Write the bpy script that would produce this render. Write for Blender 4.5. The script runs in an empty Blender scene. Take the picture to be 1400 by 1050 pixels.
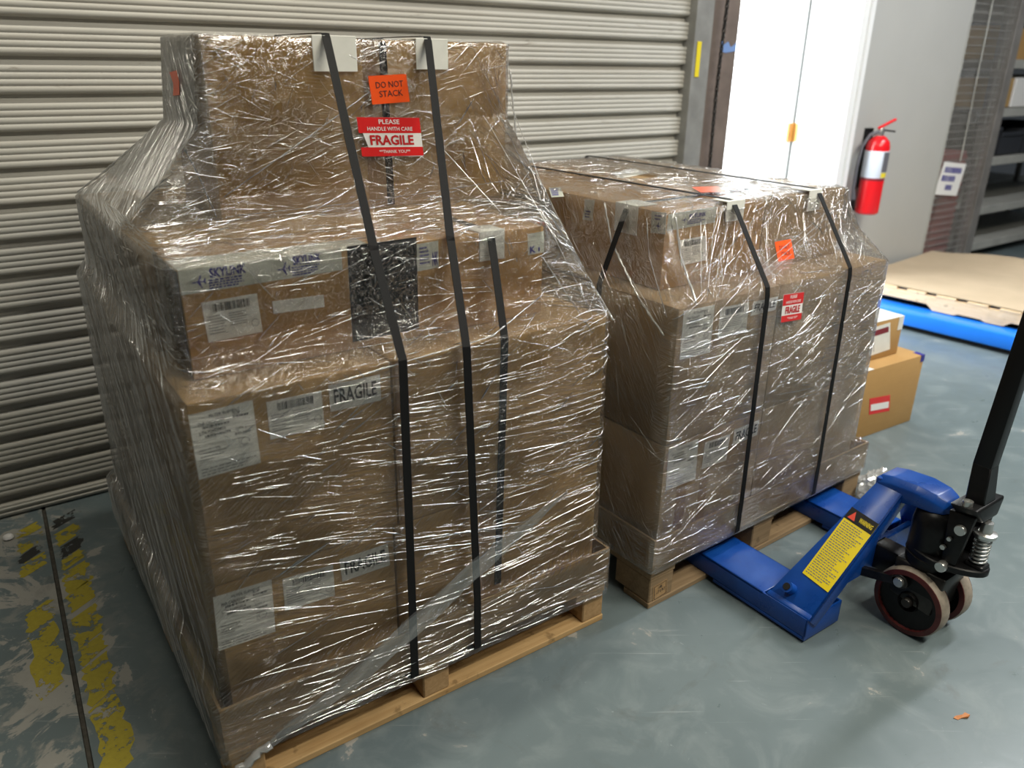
import bpy, bmesh, math, random
from mathutils import Vector, Matrix, noise
random.seed(7)
scn = bpy.context.scene
COL = scn.collection

# ------------------------------------------------------------------ camera
F_PX, YAW, PIT, ROL = 1077.8, .6155, .387, -.0143
CAM = Vector((-.2295, -1.3123, 1.4366))
fw = Vector((math.sin(YAW)*math.cos(PIT), math.cos(YAW)*math.cos(PIT), -math.sin(PIT)))
r0 = Vector((math.cos(YAW), -math.sin(YAW), 0)); d0 = fw.cross(r0)
rt = math.cos(ROL)*r0 + math.sin(ROL)*d0; dn = -math.sin(ROL)*r0 + math.cos(ROL)*d0
cd = bpy.data.cameras.new('camera'); cam = bpy.data.objects.new('camera', cd); COL.objects.link(cam)
up, bk = -dn, -fw
cam.matrix_world = Matrix(((rt.x, up.x, bk.x, CAM.x), (rt.y, up.y, bk.y, CAM.y), (rt.z, up.z, bk.z, CAM.z), (0, 0, 0, 1)))
cd.sensor_width = 36; cd.lens = F_PX/1400*36; cd.clip_start = .02
cd.dof.use_dof = True; cd.dof.focus_distance = 1.98; cd.dof.aperture_fstop = 2.4
scn.camera = cam

# ------------------------------------------------------------------ light
w = bpy.data.worlds.new('world'); scn.world = w; w.use_nodes = True
w.node_tree.nodes['Background'].inputs[0].default_value = (.80, .90, 1, 1)
w.node_tree.nodes['Background'].inputs[1].default_value = .04
def area(name, loc, target, sx, sy, power, color=(1, 1, 1)):
    l = bpy.data.lights.new(name, 'AREA'); l.shape = 'RECTANGLE'; l.size = sx; l.size_y = sy
    l.energy = power; l.color = color
    o = bpy.data.objects.new(name, l); COL.objects.link(o); o.location = loc
    o.rotation_euler = (Vector(target)-Vector(loc)).to_track_quat('-Z', 'Y').to_euler()
    return o
WARM = (1, .94, .79)
area('ceiling_tube_lamp', (1.9, -2.1, 3.4), (1.9, -2.0, 0), 2.4, .16, 112, WARM)
area('ceiling_tube_lamp', (3.4, -1.6, 3.4), (3.4, -1.5, 0), 2.4, .16, 50, (1, .96, .88))
area('ceiling_tube_lamp', (4.5, -.3, 3.4), (4.5, -.4, 0), 2.4, .16, 95, (.96, .98, 1))
area('ceiling_tube_lamp', (.5, .5, 3.4), (.5, 1.15, 0), 2.4, .16, 36, WARM)
area('daylight_beyond_door', (2.9, 2.5, 1.6), (4.13, 2.3, 1.2), 1.2, 1.8, 170, (.93, .98, 1))
scn.view_settings.view_transform = 'Standard'; scn.view_settings.look = 'None'
scn.view_settings.exposure = .10; scn.view_settings.gamma = 1; scn.view_settings.use_curve_mapping = False

# ------------------------------------------------------------------ helpers
def ray(u, v): return fw + rt*((u-700)/F_PX) + dn*((v-525)/F_PX)
def onpl(u, v, P, n):
    d = ray(u, v); n = Vector(n); return CAM + d*((Vector(P)-CAM).dot(n)/d.dot(n))
def onz(u, v, z=0): return onpl(u, v, (0, 0, z), (0, 0, 1))
def ony(u, v, y): return onpl(u, v, (0, y, 0), (0, 1, 0))
def onx(u, v, x): return onpl(u, v, (x, 0, 0), (1, 0, 0))
class Frame:
    def __init__(s, ox=0, oy=0, a=0): s.o = Vector((ox, oy, 0)); s.R = Matrix.Rotation(a, 3, 'Z')
    def __call__(s, x, y=None, z=None):
        p = Vector(x) if y is None else Vector((x, y, z)); return s.R @ p + s.o
    def vec(s, x, y, z): return s.R @ Vector((x, y, z))
WLD = Frame()
P2F = Frame(1.155, -.04, .03)

class MB:
    """collects faces in world coordinates; build() makes one mesh object with its origin at the base"""
    def __init__(s, fr=WLD): s.v = []; s.f = []; s.m = []; s.fr = fr
    def add(s, vs, fs, mi=0):
        o = len(s.v); s.v += [s.fr(Vector(v)) for v in vs]; s.f += [[i+o for i in f] for f in fs]; s.m += [mi]*len(fs); return s
    def box(s, x0, x1, y0, y1, z0, z1, mi=0):
        return s.add([(x, y, z) for z in (z0, z1) for y in (y0, y1) for x in (x0, x1)],
                     [(0, 2, 3, 1), (4, 5, 7, 6), (0, 1, 5, 4), (2, 6, 7, 3), (0, 4, 6, 2), (1, 3, 7, 5)], mi)
    def hexa(s, p, mi=0):   # 8 points ordered like box
        return s.add(p, [(0, 2, 3, 1), (4, 5, 7, 6), (0, 1, 5, 4), (2, 6, 7, 3), (0, 4, 6, 2), (1, 3, 7, 5)], mi)
    def bar(s, a, b, wv, hv, mi=0):  # straight bar from a to b with half-size vectors
        a, b, wv, hv = map(Vector, (a, b, wv, hv))
        return s.hexa([a-wv-hv, a+wv-hv, b-wv-hv, b+wv-hv, a-wv+hv, a+wv+hv, b-wv+hv, b+wv+hv], mi)
    def tube(s, pts, r, n=8, mi=0, cap=True):
        pts = [Vector(p) for p in pts]; rs = r if isinstance(r, (list, tuple)) else [r]*len(pts)
        vs = []; ref = None
        for i, p in enumerate(pts):
            t = (pts[min(i+1, len(pts)-1)]-pts[max(i-1, 0)]).normalized()
            if ref is None: ref = t.orthogonal().normalized()
            ref = (ref - t*ref.dot(t)).normalized(); q = t.cross(ref)
            vs += [p + (ref*math.cos(2*math.pi*k/n)+q*math.sin(2*math.pi*k/n))*rs[i] for k in range(n)]
        fs = [(i*n+k, i*n+(k+1) % n, (i+1)*n+(k+1) % n, (i+1)*n+k) for i in range(len(pts)-1) for k in range(n)]
        if cap: fs += [tuple(range(n))[::-1], tuple(range((len(pts)-1)*n, len(pts)*n))]
        return s.add(vs, fs, mi)
    def lathe(s, c, axis, prof, n=24, mi=0, close=False):   # prof: (radius, along)
        c = Vector(c); ax = Vector(axis).normalized(); e = ax.orthogonal().normalized(); g = ax.cross(e)
        vs = [c + ax*h + (e*math.cos(2*math.pi*k/n)+g*math.sin(2*math.pi*k/n))*r for r, h in prof for k in range(n)]
        m = len(prof); rng = range(m if close else m-1)
        fs = [(i*n+k, i*n+(k+1) % n, ((i+1) % m)*n+(k+1) % n, ((i+1) % m)*n+k) for i in rng for k in range(n)]
        if not close:
            if prof[0][0] > 1e-6: fs.append(tuple(range(n))[::-1])
            if prof[-1][0] > 1e-6: fs.append(tuple(range((m-1)*n, m*n)))
        return s.add(vs, fs, mi)
    def build(s, name, mats, parent=None, bevel=0, seg=1, smooth=None, kind=None, normals=True):
        vs = s.v
        lo = Vector([min(v[i] for v in vs) for i in range(3)]); hi = Vector([max(v[i] for v in vs) for i in range(3)])
        base = Vector(((lo.x+hi.x)/2, (lo.y+hi.y)/2, lo.z))
        me = bpy.data.meshes.new(name); me.from_pydata([v-base for v in vs], [], s.f)
        for m in (mats if isinstance(mats, (list, tuple)) else [mats]): me.materials.append(m)
        for p, mi in zip(me.polygons, s.m): p.material_index = mi
        if bevel or normals:
            bm = bmesh.new(); bm.from_mesh(me)
            if normals: bmesh.ops.recalc_face_normals(bm, faces=bm.faces)
            if bevel: bmesh.ops.bevel(bm, geom=bm.edges[:], offset=bevel, segments=seg, affect='EDGES', profile=.5, clamp_overlap=True)
            bm.to_mesh(me); bm.free()
        if smooth is not None:
            for p in me.polygons: p.use_smooth = True
            me.set_sharp_from_angle(angle=math.radians(smooth))
        o = bpy.data.objects.new(name, me); COL.objects.link(o)
        place(o, base, parent)
        if kind: o['kind'] = kind
        return o
WPOS = {}
def place(o, base, parent):
    WPOS[o.name] = Vector(base)
    if parent is not None:
        o.parent = parent; o.location = Vector(base)-WPOS[parent.name]
    else: o.location = base
def empty(name, loc):
    o = bpy.data.objects.new(name, None); COL.objects.link(o); o.empty_display_size = .1; place(o, Vector(loc), None); return o
def tag(o, label, cat=None, group=None):
    o['label'] = label
    if cat: o['category'] = cat
    if group: o['group'] = group
    return o
def clone(o, dloc, parent=None):
    c = o.copy(); COL.objects.link(c); WPOS[c.name] = WPOS[o.name]+Vector(dloc)
    c.location = Vector(o.location)+Vector(dloc)
    if parent is not None: c.parent = parent; c.location = WPOS[c.name]-WPOS[parent.name]
    return c

# ------------------------------------------------------------------ materials
class NT:
    def __init__(s, name):
        s.m = bpy.data.materials.new(name); s.m.use_nodes = True; s.t = s.m.node_tree; s.t.nodes.clear()
        s.out = s.n('ShaderNodeOutputMaterial')
    def n(s, typ, **kw):
        nd = s.t.nodes.new(typ)
        for k, v in kw.items(): setattr(nd, k, v)
        return nd
    def l(s, a, b): s.t.links.new(a, b)
    def put(s, sock, val):
        if hasattr(val, 'is_output'): s.l(val, sock)
        else: sock.default_value = val
    def noise(s, vec, scale, detail=4, rough=.55, dist=0):
        nd = s.n('ShaderNodeTexNoise'); s.l(vec, nd.inputs['Vector'])
        nd.inputs['Scale'].default_value = scale; nd.inputs['Detail'].default_value = detail
        nd.inputs['Roughness'].default_value = rough; nd.inputs['Distortion'].default_value = dist; return nd.outputs['Fac']
    def ramp(s, fac, a, b, va=0., vb=1.):
        nd = s.n('ShaderNodeMapRange'); nd.inputs[1].default_value = a; nd.inputs[2].default_value = b
        nd.inputs[3].default_value = va; nd.inputs[4].default_value = vb; nd.clamp = True; s.l(fac, nd.inputs[0]); return nd.outputs[0]
    def mix(s, fac, a, b):
        nd = s.n('ShaderNodeMix', data_type='RGBA'); s.put(nd.inputs[0], fac)
        s.put(nd.inputs[6], a if hasattr(a, 'is_output') else (*a, 1)); s.put(nd.inputs[7], b if hasattr(b, 'is_output') else (*b, 1)); return nd.outputs[2]
    def math(s, op, a, b=0.):
        nd = s.n('ShaderNodeMath', operation=op); s.put(nd.inputs[0], a); s.put(nd.inputs[1], b); return nd.outputs[0]
    def mapping(s, vec, scale=(1, 1, 1), rot=(0, 0, 0), loc=(0, 0, 0)):
        if any(rot):
            r_ = s.n('ShaderNodeMapping'); s.l(vec, r_.inputs[0]); r_.inputs['Rotation'].default_value = rot; vec = r_.outputs[0]
        nd = s.n('ShaderNodeMapping'); s.l(vec, nd.inputs[0]); nd.inputs['Scale'].default_value = scale
        nd.inputs['Location'].default_value = loc; return nd.outputs[0]
    def coord(s, which='Object'): return s.n('ShaderNodeTexCoord').outputs[which]
    def geo(s): return s.n('ShaderNodeNewGeometry').outputs['Position']
    def bump(s, h, strength, dist):
        nd = s.n('ShaderNodeBump'); nd.inputs['Strength'].default_value = strength; nd.inputs['Distance'].default_value = dist
        s.l(h, nd.inputs['Height']); return nd.outputs[0]
    def bsdf(s, col, rough=.5, metal=0., spec=.5, normal=None):
        b = s.n('ShaderNodeBsdfPrincipled'); s.put(b.inputs['Base Color'], col if hasattr(col, 'is_output') else (*col, 1))
        s.put(b.inputs['Roughness'], rough); s.put(b.inputs['Metallic'], metal); b.inputs['Specular IOR Level'].default_value = spec
        if normal is not None: s.l(normal, b.inputs['Normal'])
        return b.outputs[0]
    def done(s, sh): s.l(sh, s.out.inputs[0]); return s.m
def plain(name, col, rough=.5, metal=0., spec=.5, var=.0, scale=30, bump=0.):
    t = NT(name); c = col; nrm = None
    if var or bump:
        f = t.noise(t.geo(), scale, 5)
        if var: c = t.mix(t.ramp(f, .3, .7), [x*(1-var) for x in col], [min(1, x*(1+var)) for x in col])
        if bump: nrm = t.bump(f, bump, .002)
    return t.done(t.bsdf(c, rough, metal, spec, nrm))

def cardboard(name, base, dark):
    t = NT(name); g = t.geo()
    big = t.noise(g, 3.2, 5); st = t.noise(t.mapping(g, (6, 6, 160)), 1., 2); grain = t.noise(g, 260, 2)
    c = t.mix(t.ramp(big, .3, .72), base, dark)
    c = t.mix(t.math('MULTIPLY', t.ramp(st, .35, .65), .16), c, [x*.72 for x in base])
    c = t.mix(t.math('MULTIPLY', t.ramp(grain, .3, .7), .18), c, [x*1.2 for x in base])
    return t.done(t.bsdf(c, .75, 0, .25, t.bump(st, .06, .001)))
M = {}
M['card'] = cardboard('cardboard_kraft', (.44, .285, .115), (.355, .222, .082))
M['card2'] = cardboard('cardboard_kraft_hazed', (.42, .295, .165), (.35, .24, .125))  # second stack: haze of the film put into the cardboard colour
M['card3'] = cardboard('cardboard_orange', (.47, .285, .11), (.39, .225, .08))
M['tray'] = cardboard('cardboard_tray', (.40, .275, .135), (.32, .21, .10))

def wood(name, a, b, axis):
    t = NT(name); g = t.geo(); sc = {'x': (3, 60, 60), 'y': (60, 3, 60)}[axis]
    gr = t.noise(t.mapping(g, sc), 1., 5, .6, 1.2); big = t.noise(g, 5, 4); spot = t.noise(g, 22, 3)
    c = t.mix(t.ramp(gr, .3, .7), a, b); c = t.mix(t.ramp(big, .5, .8, 0, .5), c, [x*.5 for x in b])
    c = t.mix(t.ramp(spot, .62, .70, 0, .55), c, [x*.33 for x in b])
    return t.done(t.bsdf(c, .75, 0, .2, t.bump(gr, .25, .002)))
M['woodx'] = wood('pine_board_x', (.58, .39, .19), (.44, .27, .115), 'x')
M['woody'] = wood('pine_board_y', (.54, .36, .18), (.40, .25, .11), 'y')
M['block'] = wood('chip_block', (.48, .31, .155), (.35, .215, .10), 'y')
M['oldwood'] = wood('old_wood', (.34, .24, .14), (.22, .15, .085), 'x')
M['palewood'] = wood('pale_plywood', (.80, .62, .40), (.70, .50, .29), 'y')

M['white'] = plain('paper_white', (.80, .80, .75), .5, var=.05)
M['pad'] = plain('board_pad_white', (.78, .78, .72), .6, var=.04)
M['ink'] = plain('black_ink', (.02, .02, .022), .5)
M['greyink'] = plain('grey_ink', (.16, .16, .17), .5)
M['blueink'] = plain('blue_ink', (.035, .03, .25), .4)
M['orange'] = plain('fluorescent_orange', (1., .105, .012), .35)
M['red'] = plain('sticker_red', (.72, .022, .022), .3)
M['stwhite'] = plain('sticker_white', (.86, .85, .83), .3)
M['redink'] = plain('red_ink', (.55, .015, .02), .4)
M['maroon'] = plain('maroon_print', (.22, .02, .03), .4)
M['tape'] = plain('pale_packing_tape', (.56, .58, .50), .25, var=.06)
M['browntape'] = plain('brown_packing_tape', (.33, .205, .10), .22)
M['strap'] = plain('black_strap', (.009, .009, .0095), .62, spec=.18, bump=.15, scale=500)
M['blackfilm'] = plain('black_film', (.022, .021, .022), .18, var=.3, scale=60, bump=.35)
M['steel'] = plain('zinc_steel', (.62, .62, .60), .28, .9)
M['castblack'] = plain('black_casting', (.006, .006, .0065), .36, spec=.3, var=.4, scale=40)
M['greasy'] = plain('greasy_iron', (.022, .020, .018), .35, .2, var=.5, scale=30)
M['yellow'] = plain('sticker_yellow', (.80, .62, .008), .35)
M['triangle'] = plain('warning_red', (.75, .06, .03), .35)
M['tread'] = plain('dirty_polyurethane', (.27, .23, .185), .6, var=.2, scale=60)
M['treadred'] = plain('red_polyurethane', (.075, .010, .009), .5, var=.35, scale=30)
M['concretewhite'] = plain('painted_wall', (.44, .44, .42), .6, var=.02, scale=4)
M['doorwhite'] = plain('door_white_paint', (.86, .87, .87), .4)
M['brass'] = plain('brass_hinge', (.72, .42, .14), .35, .6)
M['guide'] = plain('galvanised_guide', (.30, .30, .29), .5, .3, var=.2, scale=8)
M['rustwall'] = plain('brown_steel', (.185, .145, .125), .55, .1, var=.25, scale=6)
M['chain'] = plain('dark_chain', (.03, .028, .027), .45, .6)
M['yellowtag'] = plain('yellow_tag', (.82, .66, .03), .4)
M['bluetape'] = plain('blue_tape', (.20, .32, .62), .4)
M['extred'] = plain('extinguisher_red', (.78, .012, .018), .22, spec=.6)
M['extlabel'] = plain('extinguisher_label', (.72, .78, .88), .4)
M['rubber'] = plain('grey_rubber', (.13, .13, .15), .5)
M['black'] = plain('black_plastic', (.006, .006, .0065), .42, spec=.3)
M['rack'] = plain('rack_grey', (.42, .42, .39), .5, .1, var=.12, scale=6)
M['rackdark'] = plain('rack_post', (.20, .19, .18), .5, .2, var=.2, scale=8)
M['wire'] = plain('mesh_wire', (.40, .39, .37), .5, .3)
M['redcab'] = plain('dark_red_slats', (.30, .028, .035), .5, var=.2, scale=10)
M['bin'] = plain('dark_bin', (.03, .033, .04), .5)
M['farwall'] = plain('far_wall', (.33, .33, .32), .7, var=.1, scale=2)
M['bluefork'] = plain('bright_blue_paint', (.012, .19, .80), .32, var=.06, scale=5)
M['leaf'] = plain('orange_scrap', (.45, .17, .05), .6)
M['clearbag'] = plain('grey_plastic', (.60, .62, .64), .2)
def blue_paint():
    t = NT('blue_enamel'); g = t.geo(); a = t.noise(g, 9, 5); b = t.noise(t.mapping(g, (30, 200, 30)), 1, 4)
    c = t.mix(t.ramp(a, .35, .7), (.003, .048, .27), (.006, .075, .37))
    c = t.mix(t.ramp(b, .66, .72, 0, .35), c, (.05, .09, .22))
    return t.done(t.bsdf(c, t.ramp(a, .3, .7, .24, .38), 0, .5))
M['blue'] = blue_paint()

def floor_mat():
    t = NT('painted_concrete_floor'); g = t.geo(); sep = t.n('ShaderNodeSeparateXYZ'); t.l(g, sep.inputs[0]); X, Y = sep.outputs[0], sep.outputs[1]
    big = t.noise(g, 1.3, 5, .6, .4); mid = t.noise(g, 6, 6, .65, .8); fine = t.noise(g, 45, 5, .7)
    c = t.mix(t.ramp(big, .3, .7), (.110, .145, .156), (.150, .190, .202))
    c = t.mix(t.ramp(mid, .5, .75, 0, .35), c, (.30, .34, .34))
    left = t.ramp(X, .0, -.20)                     # traffic-worn strip beside the floor joint
    bare = t.math('ADD', mid, t.math('MULTIPLY', left, .16))
    c = t.mix(t.ramp(bare, .665, .69), c, (.33, .325, .30))
    c = t.mix(t.ramp(t.math('ADD', fine, t.math('MULTIPLY', left, .06)), .70, .73, 0, .7), c, (.40, .40, .37))
    dirt = t.noise(g, 3.1, 6, .7, 1.5); c = t.mix(t.ramp(dirt, .60, .74, 0, .5), c, (.10, .105, .10))
    sc2 = t.noise(g, 13, 6, .7, .6); c = t.mix(t.math('MULTIPLY', left, t.ramp(sc2, .50, .60, 0, .55)), c, (.30, .295, .27))
    scr = t.noise(t.mapping(g, (2.5, 60, 1), (0, 0, .6)), 1, 3, .6, .3); c = t.mix(t.ramp(scr, .66, .72, 0, .4), c, (.40, .43, .43)); sc3 = t.noise(g, 26, 5, .75, 1.); c = t.mix(t.ramp(sc3, .66, .72, 0, .5), c, (.36, .39, .39))
    rough = t.ramp(mid, .3, .75, .26, .50)
    return t.done(t.bsdf(c, rough, 0, .5, t.bump(fine, .10, .002)))
M['floor'] = floor_mat()
M['joint'] = plain('joint_dirt', (.06, .055, .045), .8, var=.4, scale=60)
def worn_tape(name, col):
    t = NT(name); g = t.geo(); n1 = t.noise(g, 15, 6, .7, .5); n2 = t.noise(g, 70, 4, .7)
    a = t.math('ADD', n1, t.math('MULTIPLY', n2, .35)); hole = t.ramp(a, .72, .74)
    tr = t.n('ShaderNodeBsdfTransparent'); mx = t.n('ShaderNodeMixShader'); t.l(hole, mx.inputs[0])
    t.l(t.bsdf(t.mix(n2, col, [x*.6 for x in col]), .6), mx.inputs[1]); t.l(tr.outputs[0], mx.inputs[2]); return t.done(mx.outputs[0])
M['hazy'] = worn_tape('worn_yellow_paint', (.46, .38, .035)); M['hazb'] = worn_tape('worn_black_paint', (.035, .035, .033))
def shutter_mat():
    t = NT('shutter_enamel'); g = t.geo()
    st = t.noise(t.mapping(g, (1.2, 1, 60)), 1, 5, .6); sp = t.noise(t.mapping(g, (4, 1, 40)), 1.6, 6, .7, .6); big = t.noise(g, 1.6, 3)
    c = t.mix(t.ramp(big, .3, .7), (.54, .525, .48), (.47, .455, .41))
    c = t.mix(t.ramp(st, .52, .75, 0, .5), c, (.36, .32, .27)); c = t.mix(t.ramp(sp, .62, .72, 0, .7), c, (.21, .165, .125))
    return t.done(t.bsdf(c, .42, 0, .4))
M['shutter'] = shutter_mat()

def film_mat(name, gain, bumpd, haze_mul, rough=.09):
    t = NT(name); uv = t.coord('UV')
    at = t.n('ShaderNodeAttribute', attribute_name='haze').outputs['Fac']; fl = t.n('ShaderNodeAttribute', attribute_name='steep').outputs['Fac']; ck = t.n('ShaderNodeAttribute', attribute_name='crinkle').outputs['Fac']
    a = t.noise(t.mapping(uv, (7, 150, 1), (0, 0, .08)), 1., 3, .6, .25)
    b = t.noise(t.mapping(uv, (10, 130, 1), (0, 0, -.6)), 1., 3, .6, .4)
    b2 = t.noise(t.mapping(uv, (5, 120, 1), (0, 0, .95)), 1., 3, .6, .4)
    cr = t.noise(uv, 55, 4, .6, 1.2)
    big = t.noise(t.mapping(uv, (1, 2.2, 1)), 4., 3)
    rid = lambda q, w_: t.ramp(t.math('ABSOLUTE', t.math('SUBTRACT', q, .5)), 0., w_, 1., 0.)
    a, b, b2, cr = rid(a, .085), rid(b, .07), rid(b2, .07), rid(cr, .05)
    h = t.mix(t.ramp(big, .44, .54), a, b); h = t.mix(fl, h, b2); h = t.mix(t.math('MULTIPLY', t.ramp(big, .42, .52), ck), h, cr)
    nrm = t.bump(h, 1., bumpd)
    fr = t.n('ShaderNodeFresnel'); fr.inputs[0].default_value = 1.5; t.l(nrm, fr.inputs['Normal'])
    fac = t.math('MINIMUM', t.math('MULTIPLY', fr.outputs[0], gain), .85)
    gl = t.n('ShaderNodeBsdfGlossy'); gl.inputs['Roughness'].default_value = rough; t.l(nrm, gl.inputs['Normal']); gl.inputs[0].default_value = (1, 1, 1, 1)
    tr = t.n('ShaderNodeBsdfTransparent'); tr.inputs[0].default_value = (.97, .97, .97, 1)
    df = t.n('ShaderNodeBsdfDiffuse'); df.inputs[0].default_value = (.62, .62, .60, 1); t.l(nrm, df.inputs['Normal'])
    m1 = t.n('ShaderNodeMixShader'); t.put(m1.inputs[0], t.math('MULTIPLY', t.math('MULTIPLY', at, haze_mul), t.ramp(h, 0., 1., .75, 1.6)))
    t.l(tr.outputs[0], m1.inputs[1]); t.l(df.outputs[0], m1.inputs[2])
    m2 = t.n('ShaderNodeMixShader'); t.l(fac, m2.inputs[0]); t.l(m1.outputs[0], m2.inputs[1]); t.l(gl.outputs[0], m2.inputs[2])
    return t.done(m2.outputs[0])
M['film'] = film_mat('stretch_film', 1.35, .0024, 1.)
def crease_mat(name, gfac, dfac):
    t = NT(name)
    gl = t.n('ShaderNodeBsdfGlossy'); gl.inputs['Roughness'].default_value = .11
    tr = t.n('ShaderNodeBsdfTransparent'); df = t.n('ShaderNodeBsdfDiffuse'); df.inputs[0].default_value = (.75, .75, .73, 1)
    m1 = t.n('ShaderNodeMixShader'); m1.inputs[0].default_value = dfac; t.l(tr.outputs[0], m1.inputs[1]); t.l(df.outputs[0], m1.inputs[2])
    m2 = t.n('ShaderNodeMixShader'); m2.inputs[0].default_value = gfac; t.l(m1.outputs[0], m2.inputs[1]); t.l(gl.outputs[0], m2.inputs[2])
    return t.done(m2.outputs[0])
M['crease'] = crease_mat('film_crease', .80, .03)
M['milky'] = crease_mat('film_milky_strand', .14, .42)
M['rope'] = crease_mat('film_rope', .30, .42)

# ------------------------------------------------------------------ printing on labels
_tc = {}
def glyphs(s, bold=0.):
    k = (s, bold)
    if k not in _tc:
        c = bpy.data.curves.new('txt', 'FONT'); c.body = s; c.resolution_u = 2; c.offset = bold; c.align_x = 'LEFT'
        o = bpy.data.objects.new('txt', c); COL.objects.link(o); bpy.context.view_layer.update()
        me = bpy.data.meshes.new_from_object(o.evaluated_get(bpy.context.evaluated_depsgraph_get()))
        v = [(p.co.x, p.co.y) for p in me.vertices]; f = [tuple(p.vertices) for p in me.polygons]
        bpy.data.objects.remove(o); bpy.data.curves.remove(c); bpy.data.meshes.remove(me)
        x0, x1 = min(a for a, b in v), max(a for a, b in v); y0, y1 = min(b for a, b in v), max(b for a, b in v)
        _tc[k] = ([((a-x0)/(x1-x0), (b-y0)/(y1-y0)) for a, b in v], f)
    return _tc[k]
def T(s, a0, b0, a1, b1, m='ink', bold=.0): return ('t', s, a0, b0, a1, b1, m, bold)
def R(a0, b0, a1, b1, m='ink'): return ('r', a0, b0, a1, b1, m)
def bars(a0, b0, a1, b1, n, seed, m='ink'):
    rr = random.Random(seed); out = []; x = 0.
    while x < n:
        wd = rr.choice((.6, .6, 1.2, 1.8)); out.append(R(a0+(a1-a0)*x/n, b0, a0+(a1-a0)*min(x+wd, n)/n, b1, m)); x += wd+rr.choice((.7, .7, 1.3))
    return out
def dashes(a0, b0, a1, b1, rows, seed, m='greyink', fill=.5):
    rr = random.Random(seed); out = []
    for i in range(rows):
        y = b0+(b1-b0)*(i+.5)/rows; hh = (b1-b0)/rows*fill/2; x = a0; end = a1-(a1-a0)*rr.uniform(0, .35)
        while x < end:
            wd = (a1-a0)*rr.uniform(.04, .13); out.append(R(x, y-hh, min(x+wd, end), y+hh, m)); x += wd+(a1-a0)*.025
    return out
def ring(ca, cb, ra, rb, m='greyink', n=16, th=.12):
    out = []
    for k in range(n):
        q = [(ca+ra*s*math.cos(2*math.pi*j/n), cb+rb*s*math.sin(2*math.pi*j/n)) for j, s in ((k, 1), (k+1, 1), (k+1, 1-th), (k, 1-th))]
        out.append(('q', q, m))
    return out
def label_at(name, parent, TL, TR, BL, mat, items=(), thick=.0008, nrm=None, text=None, shape=None, bend=None):
    """a thin printed sheet spanned by three world points; (a,b) run 0..1 right and up"""
    TL, TR, BL = Vector(TL), Vector(TR), Vector(BL); U = TR-TL; V = TL-BL
    n = U.cross(V).normalized()
    if n.dot(CAM-TL) < 0: n = -n
    if nrm is not None: n = Vector(nrm)
    def pt(a, b, h): return BL+U*a+V*b+n*(h+(bend(a, b) if bend else 0))
    mb = MB(); poly = shape or [(0, 0), (1, 0), (1, 1), (0, 1)]; k = len(poly)
    mb.add([pt(a, b, 0) for a, b in poly]+[pt(a, b, thick) for a, b in poly],
           [tuple(range(k))[::-1], tuple(range(k, 2*k))]+[(i, (i+1) % k, k+(i+1) % k, k+i) for i in range(k)])
    o = mb.build(name, mat, parent)
    if text: o['label'] = text
    groups = {}
    for it in items:
        m = it[-2] if it[0] == 't' else it[-1]
        g = groups.setdefault(m, MB()); e = thick+.0005+(.0003 if m not in ('red', 'ink', 'greyink', 'black') else 0)
        if m in ('stwhite', 'redink') and it[0] != 't': pass
        if it[0] == 'r':
            a0, b0, a1, b1 = it[1:5]; g.add([pt(a0, b0, e), pt(a1, b0, e), pt(a1, b1, e), pt(a0, b1, e)], [(0, 1, 2, 3)])
        elif it[0] == 'q':
            g.add([pt(a, b, e) for a, b in it[1]], [tuple(range(len(it[1])))])
        else:
            vs, fs = glyphs(it[1], it[7]); a0, b0, a1, b1 = it[2:6]
            g.add([pt(a0+(a1-a0)*x, b0+(b1-b0)*y, e+.0004) for x, y in vs], fs)
    for m, g in groups.items():
        g.build({'blueink': 'blue_print', 'stwhite': 'white_print', 'redink': 'red_lettering', 'red': 'red_band', 'maroon': 'maroon_band', 'triangle': 'warning_triangle'}.get(m, 'print'), M[m], o, normals=False, kind='stuff')
    return o
def label_px(name, parent, plane, tl, tr, bl, mat, items=(), **kw):
    P, n = plane; off = kw.pop('off', .0006)
    P = Vector(P)+Vector(n)*off
    return label_at(name, parent, onpl(*tl, P, n), onpl(*tr, P, n), onpl(*bl, P, n), mat, items, **kw)
def fragile_items(): return [T('FRAGILE', .08, .24, .92, .82, 'ink', .022)]
def part_label(seed): return [T('FILTER ELEMENT', .30, .90, .78, .945), T('PNR CA00A5000', .12, .80, .52, .855), *bars(.18, .745, .60, .785, 40, seed), T('LTN P20000914', .12, .665, .52, .72), *bars(.20, .61, .60, .65, 40, seed+1),
        T('SUP', .66, .855, .78, .90), *bars(.66, .80, .90, .84, 22, seed+2), T('QTY 1', .68, .60, .84, .65), *bars(.66, .535, .90, .575, 22, seed+3),
        *dashes(.08, .30, .48, .46, 3, seed, fill=.25), T('1.0', .34, .40, .40, .44), *ring(.80, .41, .075, .06), R(.70, .475, .90, .48, 'greyink'), R(.70, .335, .90, .34, 'greyink'),
        R(.70, .335, .705, .48, 'greyink'), R(.02, .212, .98, .216, 'greyink'), *dashes(.06, .02, .94, .16, 3, seed+5, fill=.25), *dashes(.06, .23, .30, .30, 2, seed+6, fill=.25)]
def bar_label(seed): return [*bars(.18, .72, .84, .93, 52, seed), *dashes(.05, .16, .40, .66, 7, seed, fill=.3), *dashes(.44, .30, .80, .66, 6, seed+1, fill=.3), *ring(.89, .28, .07, .10)]
DNS = [T('DO NOT', .16, .56, .88, .78), T('STACK', .22, .24, .84, .46)]
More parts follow.
